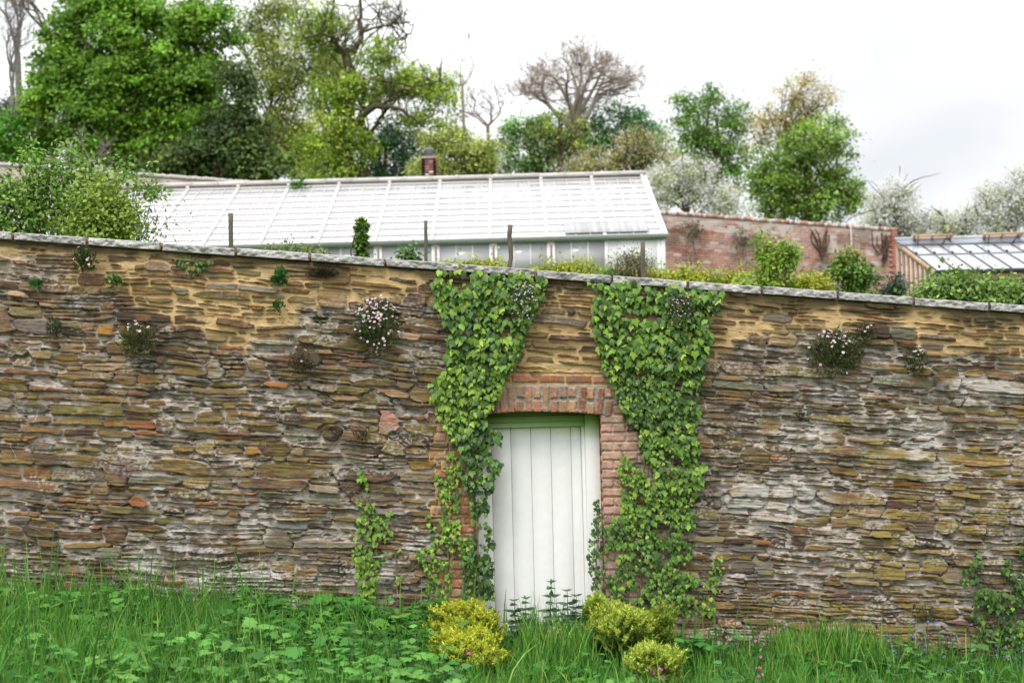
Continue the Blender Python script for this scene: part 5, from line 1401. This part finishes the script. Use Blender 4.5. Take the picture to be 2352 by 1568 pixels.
# ------------------------------------------------------------------ foreground: grass, weeds, flowers
def gz(x, y): return zfront(x, y)
SPURGES = [(1068, 76, 11.0), (1084, 76, 10.6), (1382, 34, 11.2), (1434, 76, 11.0), (1514, 40, 11.1), (1500, 66, 10.3)]
def clear_of_spurge(x, y_, keep):
    ok = np.ones(len(x), bool)
    for (px, rx, d) in SPURGES:
        xc = (px - HX) * d / F; yc = d - DW
        ok &= ~((np.abs(x - xc) < (rx + 14) * d / F) & (y_ < yc + .12) & (y_ > yc - .85) & (grs.random(len(x)) > keep))
    return ok
grs = np.random.default_rng(17)
def blades(n, xr, yr, hmean, hsd, w0, cols, wts_=None, lean=.35, dens=None):
    x = grs.uniform(*xr, n); y_ = yr[0] + (yr[1] - yr[0]) * grs.random(n) ** .85
    if dens is not None:
        ok = grs.random(n) < dens(x, y_); x, y_ = x[ok], y_[ok]; n = len(x)
    ok = clear_of_spurge(x, y_, .50); x, y_ = x[ok], y_[ok]; n = len(x)
    pat = fbm(x * 1.6 + 9, y_ * 2.2 + 5, 3, seed=81)
    h = hmean(x, y_) * grs.lognormal(0, hsd, n) * (.62 + .76 * pat)
    az = grs.uniform(0, 2 * np.pi, n) + .9 * (fbm(x * 2, y_ * 2, 2, seed=82) - .5) * 6
    ld = np.stack([np.cos(az), np.sin(az), np.zeros(n)], -1)
    ln = np.abs(grs.normal(0, lean, n)) + .06
    L = 5; t = np.linspace(0, 1, L)
    base = np.stack([x, y_, gz(x, y_) - .02], -1)
    cx = base[:, None] + ld[:, None] * (h * ln)[:, None, None] * (t ** 2.1)[None, :, None]
    droop = (ln ** 1.5)[:, None] * t[None] ** 3 * .45
    cx[..., 2] += h[:, None] * (t[None] - droop)
    fa = grs.uniform(0, np.pi, n); sd = np.stack([np.cos(fa), np.sin(fa), np.zeros(n)], -1)
    wd = (w0 * grs.lognormal(0, .3, n))[:, None] * np.array([.7, 1.0, .95, .65, .08])[None]
    A = cx + sd[:, None] * wd[..., None]; B_ = cx - sd[:, None] * wd[..., None]
    V = np.stack([A, B_], 2).reshape(n, -1, 3)
    k = np.arange(L - 1) * 2
    q = np.stack([k, k + 1, k + 3, k + 2], -1)
    Fq = (q[None] + (np.arange(n) * 2 * L)[:, None, None]).reshape(-1, 4)
    cc = np.repeat(colmix(n, cols, .2, wts_, grs), 2 * L, axis=0)
    return V.reshape(-1, 3), Fq, cc
GR = [(.105, .300, .038), (.072, .235, .030), (.19, .40, .056), (.042, .150, .022), (.31, .47, .09)]
g = Geo()
def hm(x, y_): return np.interp(x, [-5, -3, -1.2, -.4, .6, 1.5, 3, 5], [.44, .38, .30, .21, .18, .18, .17, .22])
V, Fq, cc = blades(112000, (-6.6, 6.6), (-4.2, -.06), hm, .28, .0042, GR, (3, 3, 2, 2, .7), dens=lambda x, y_: np.clip(.40 - .12 * (x < -.4) + .9 * fbm(x * 1.3, y_ * 1.5, 3, seed=83) - .25 * (np.abs(x) < .3) * (y_ > -.4), 0, 1))
g.add(V, [Fq], cc)
V, Fq, cc = blades(1500, (-5, 5), (-3.5, -.08), lambda x, y_: .9 * hm(x, y_), .3, .003, [(.42, .36, .17), (.32, .27, .12)], lean=.6)
g.add(V, [Fq], cc)
# taller seed stalks and rushes against the wall
V, Fq, cc = blades(420, (-4.6, 4.6), (-.5, -.06), lambda x, y_: np.interp(x, [-5, -2, 0, 2, 5], [.75, .62, .42, .40, .40]), .2, .0052, GR[:3], lean=.12)
g.add(V, [Fq], cc)
V, Fq, cc = blades(1100, (.02, .60), (-1.2, -.15), lambda x, y_: .36 + 0 * x, .15, .0045, GR, lean=.25)
g.add(V, [Fq], cc)
V, Fq, cc = blades(900, (2.0, 2.9), (-.9, -.10), lambda x, y_: .40 + 0 * x, .15, .0045, GR, lean=.25)
g.add(V, [Fq], cc)
o = g.build('grass', M_GRASS); tag(o, 'long lush green grass along the foot of the wall', 'grass', kind='stuff')

# broad leaved undergrowth
UG = [(.055, .21, .032), (.080, .26, .036), (.036, .145, .025), (.13, .31, .045)]
def weeds(n, xr, yr, hr, sr_, tpl, dens=None, cols=UG):
    x = grs.uniform(*xr, n); y_ = grs.uniform(*yr, n)
    if dens is not None:
        ok = grs.random(n) < dens(x, y_); x, y_ = x[ok], y_[ok]; n = len(x)
    ok = clear_of_spurge(x, y_, .12); x, y_ = x[ok], y_[ok]; n = len(x)
    g = Geo()
    nl = grs.integers(4, 9, n); idx = np.repeat(np.arange(n), nl); m = len(idx)
    hh = grs.uniform(*hr, n)
    az = grs.uniform(0, 2 * np.pi, m); rad = grs.uniform(.04, .16, m)
    dirv = np.stack([np.cos(az), np.sin(az), np.zeros(m)], -1)
    pos = np.stack([x[idx], y_[idx], gz(x[idx], y_[idx]) + hh[idx] * grs.uniform(.55, 1.0, m)], -1) + dirv * rad[:, None] * .6
    tip = dirv + np.stack([np.zeros(m), np.zeros(m), grs.uniform(-.35, .35, m)], -1)
    nor = np.stack([grs.normal(0, .25, m), grs.normal(-.15, .25, m), np.ones(m)], -1)
    sz = grs.uniform(*sr_, n)[idx] * grs.lognormal(0, .25, m)
    scatter(g, tpl, pos, tip, nor, sz, colmix(n, cols, .15, None, grs)[idx] * grs.lognormal(0, .12, (m, 1)))
    for k in range(0, m, 2):
        i = idx[k]; g.tube([(x[i], y_[i], gz(x[i], y_[i])), pos[k] - dirv[k] * .02 - (0, 0, .04), pos[k]], [.004, .003, .002], 3, (.06, .16, .04))
    return g
g = weeds(2200, (-6.4, -.30), (-3.4, -.12), (.18, .46), (.035, .085), LOBED, lambda x, y_: np.clip(2.4 * fbm(x * 1.1 + 3, y_ * 1.4, 3, seed=91) - .70, 0, 1), UG + [(.10, .30, .05), (.16, .36, .07)])
o = g.build('undergrowth', M_LEAF); tag(o, 'broad lobed weed leaves massed among the grass left of the door', 'undergrowth', kind='stuff')
g = weeds(1150, (.2, 6.4), (-3.2, -.12), (.08, .26), (.035, .08), LOBED, lambda x, y_: np.clip(2.2 * fbm(x * 1.2 + 7, y_ * 1.4, 3, seed=92) - .6, 0, 1))
o = g.build('undergrowth', M_LEAF); tag(o, 'small lobed weed leaves among the grass right of the door', 'undergrowth', kind='stuff')
g = weeds(120, (-2.3, -.5), (-.9, -.10), (.20, .42), (.06, .12), LOBED)
o = g.build('undergrowth', M_LEAF); tag(o, 'tall broad leaves against the wall foot left of the yellow spurges', 'undergrowth', kind='stuff')

g = weeds(900, (-5, 5), (-3.0, -.10), (.12, .34), (.04, .085), NETTLE, lambda x, y_: np.clip(2.4 * fbm(x * 1.3 + 13, y_ * 1.6, 3, seed=93) - .75, 0, 1) * (np.abs(x - .3) > .6), [(.07, .20, .05), (.05, .15, .04), (.11, .27, .06)])
o = g.build('undergrowth', M_LEAF); tag(o, 'mixed small pointed weed leaves tangled through the grass', 'undergrowth', kind='stuff')

# yellow-green spurge domes
def spurge(label, px, py, rx, ry, d, shoots, cols_top, hgt=None):
    c = at(px, py, d); s = d / F; R = np.array([rx * s, rx * s * .85, ry * s])
    zb0 = float(gz(c[0], c[1]))
    t = thing('spurge_bush', label, 'bush', (c[0], c[1], zb0))
    R = R * 1.32; lobes = 13
    lc = unit(grs.normal(0, 1, (lobes, 3)) + np.array([0, -.3, .35])) * grs.uniform(.35, .74, (lobes, 1)); lc[0] = 0
    lr = grs.uniform(.24, .48, lobes); lr[0] = .62
    shoots = int(shoots * 1.15)
    li = grs.choice(lobes, shoots, p=lr ** 2 / (lr ** 2).sum())
    q = unit(grs.normal(0, 1, (shoots, 3)) + np.array([0, -.2, .55]))
    loc = lc[li] + q * lr[li][:, None] * grs.uniform(.50, 1.30, (shoots, 1))
    tip = c + loc * R
    bx_ = np.array([c[0], c[1], zb0])
    dv = unit(q * np.array([.75, .75, .4]) + np.array([0, 0, .9]) + grs.normal(0, .15, (shoots, 3)))
    g = Geo(); n = shoots
    for lv in range(5):
        for a in range(7 if lv < 2 else 5):
            az = grs.uniform(0, 2 * np.pi, n); side = np.stack([np.cos(az), np.sin(az), np.zeros(n)], -1)
            dd = unit(dv * (1.2 if lv == 0 else .7) + side * .7)
            pos = tip - dv * (lv * .020 + grs.uniform(0, .014, (n, 1)))
            cc = colmix(n, cols_top if lv < 3 else [(.17, .27, .04), (.12, .21, .03), (.22, .32, .05)], .16, None, grs)
            scatter(g, LANCE, pos, dd, dv + grs.normal(0, .3, (n, 3)), grs.uniform(.020, .040, n), cc)
    g.build('foliage', M_LEAF, t)
    g = Geo()
    for k in range(0, shoots, 6): g.tube([bx_ + (tip[k] - bx_) * .1, (bx_ + tip[k]) / 2 + (0, 0, .03), tip[k] - dv[k] * .03], [.004, .004, .003], 3, (.16, .20, .05))
    g.build('stem', M_LEAF, t)
YT = [(.62, .66, .07), (.72, .74, .09), (.46, .56, .06)]; YG = [(.50, .60, .09), (.36, .50, .07), (.62, .68, .13)]
spurge('paler yellow spurge dome behind, left of the door', 1068, 1438, 76, 50, 11.0, 760, [(.50, .56, .06), (.58, .60, .06)])
spurge('brightest yellow spurge dome in front, left of the door', 1084, 1490, 76, 48, 10.6, 820, YT)
spurge('small spurge at the foot of the door frame ivy', 1382, 1412, 34, 40, 11.2, 300, YG)
spurge('broad green-yellow spurge dome right of the door', 1434, 1446, 76, 50, 11.0, 800, YG)
spurge('dark green-sided spurge below the right ivy', 1514, 1444, 40, 44, 11.1, 380, [(.34, .42, .06), (.22, .32, .045)])
spurge('front spurge dome right of the door, nearest the grass edge', 1500, 1528, 66, 46, 10.3, 640, YG)

# nettles in front of the door
NT = [(.065, .155, .065), (.05, .125, .05), (.09, .19, .08)]
for (px, pt, lab) in [(1181, 1377, 'leftmost nettle before the white door, beside the yellow spurge'), (1208, 1372, 'second nettle from the left before the white door'), (1267, 1335, 'tallest nettle, standing before the middle of the white door'),
                      (1303, 1355, 'nettle just right of the tallest one before the white door'), (1324, 1366, 'rightmost nettle before the white door')]:
    top = at(px, pt, 11.2); zb0 = float(gz(top[0], top[1])); b = np.array([top[0] + grs.normal(0, .02), top[1], zb0])
    t = thing('nettle', lab, 'plant', b, 'nettles in front of the white door')
    g = Geo(); n = 11; g.tube([b, (b + top) / 2 + grs.normal(0, .008, 3), top], [.005, .004, .002], 5, (.09, .13, .05)); g.build('stem', M_LEAF, t, True)
    g = Geo()
    for k in range(n):
        f = k / (n - 1); p = b + (top - b) * (.12 + .88 * f); a = k * 1.57 + .3
        sz = .12 * (1 - f) ** .7 + .050
        for j in range(2 if f < .9 else 3):
            az = a + j * np.pi; dv = np.array([[np.cos(az), np.sin(az) * .8, .35 - .55 * (1 - f)]])
            scatter(g, NETTLE, p[None], dv, np.array([[0, -.25, 1.0]]), sz * grs.uniform(.85, 1.15), colmix(1, NT, .1, None, grs))
            if k % 2 == 0: scatter(g, NETTLE, p[None], dv + grs.normal(0, .5, (1, 3)), np.array([[0, -.25, 1.0]]), sz * .55, colmix(1, NT, .1, None, grs))
    g.build('foliage', M_LEAF, t)

# pink campion and bluebells
def flower(name, label, cat, px, py, d, blooms, c, fs, group, h_extra=0):
    p = at(px, py, d); zb0 = float(gz(p[0], p[1]))
    t = thing(name, label, cat, (p[0], p[1], min(zb0, p[2])), group)
    g = Geo(); b = np.array([p[0] + grs.normal(0, .03), p[1], min(zb0, p[2] - .1)])
    g.tube([b, (b + p) / 2 + grs.normal(0, .01, 3), p], [.003, .0025, .002], 4, (.07, .14, .05)); g.build('stem', M_LEAF, t, True)
    g = Geo()
    for k in range(blooms):
        q = p + grs.normal(0, 1, 3) * np.array([.018, .012, .022 if cat != 'bluebell' else .04])
        n_ = unit(grs.normal(0, .5, 3) + np.array([0, -.9, .5])); a = unit(np.cross(n_, [.2, .1, 1.0])); bb = np.cross(n_, a)
        for m in range(5):
            an = m * 2 * np.pi / 5; dv = (np.cos(an) * a + np.sin(an) * bb + n_ * .2)[None]
            scatter(g, RH, q[None], dv, n_[None], fs * grs.uniform(.85, 1.15), np.array([c]) * grs.uniform(.85, 1.15))
    g.build('blossom', M_PETAL, t)
PK = (.66, .19, .36)
camp = [(1050, 1462, 10.9, 3), (936, 1526, 10.4, 3), (1045, 1544, 10.2, 2), (1068, 1490, 10.4, 1), (1076, 1508, 10.3, 2), (1258, 1452, 10.9, 2), (1282, 1448, 10.9, 3), (1498, 1535, 10.1, 3), (1512, 1550, 10.0, 4), (1450, 1556, 9.9, 2),
        (1737, 1472, 10.9, 4), (1744, 1538, 10.2, 3), (1746, 1556, 10.1, 3), (1750, 1498, 10.6, 2), (1768, 1452, 11.2, 3), (1782, 1448, 11.2, 2), (1655, 1470, 11, 2), (1672, 1480, 11, 2), (58, 1395, 11.2, 1)]
for (px, py, d, n) in camp:
    flower('pink_campion', 'small pink campion flower standing in the grass', 'campion', px, py, d, n, PK, .016, 'pink campions in the grass')
bb_ = [(2040, 1462), (2050, 1480), (2105, 1455), (2120, 1470), (2155, 1440), (2165, 1500), (2060, 1505), (1925, 1520), (2040, 1530), (2055, 1545), (2185, 1465), (2290, 1490), (2310, 1500), (2280, 1540), (2215, 1530), (2340, 1510), (2360, 1500), (1985, 1555), (2130, 1425), (2230, 1450), (2090, 1540), (2190, 1535), (430, 1548), (448, 1490)]
for (px, py) in bb_:
    flower('bluebell', 'bluebell spike in the grass at the foot of the wall', 'bluebell', px, py, 10.9, 5, (.22, .24, .58), .010, 'bluebells in the grass')

# hogweed leaf crowns that stand out in the grass
def hogweed(label, px, py, d, n, size, c):
    p = at(px, py, d); zb0 = float(gz(p[0], p[1])); t = thing('hogweed', label, 'plant', (p[0], p[1], zb0))
    g = Geo()
    for k in range(n):
        az = grs.uniform(0, 2 * np.pi); dv = np.array([np.cos(az), np.sin(az), grs.uniform(-.15, .3)]); q = p + dv * size * grs.uniform(.1, 2.2) * np.array([1, 1, .8])
        scatter(g, LOBED, q[None], dv[None] + grs.normal(0, .2, (1, 3)), np.array([[grs.normal(0, .2), -.25, 1.0]]), size * grs.uniform(.7, 1.2), np.array([c]) * grs.lognormal(0, .15))
        g.tube([(p[0], p[1], zb0), (p + q) / 2 - (0, 0, .03), q], [.006, .005, .003], 4, (.07, .17, .05))
    g.build('foliage', M_LEAF, t)
hogweed('single pale yellow-green lobed leaf plant low in the grass at left', 208, 1535, 10.2, 5, .10, (.20, .34, .06))
hogweed('large leafy hogweed in front at the left, right of the pale leaf', 480, 1545, 10.0, 22, .10, (.055, .20, .035))
hogweed('wide leafed hogweed by the wall left of the yellow spurges', 935, 1425, 11.2, 18, .11, (.05, .18, .035))
hogweed('tall leafy hogweed against the wall, left half of the grass', 610, 1385, 11.3, 20, .10, (.06, .21, .035))
hogweed('ragged leafy hogweed at the lower left corner', 60, 1520, 10.3, 24, .10, (.035, .13, .025))
hogweed('lobed leaf crown in the grass right of the spurges', 1600, 1470, 10.9, 18, .08, (.06, .20, .035))
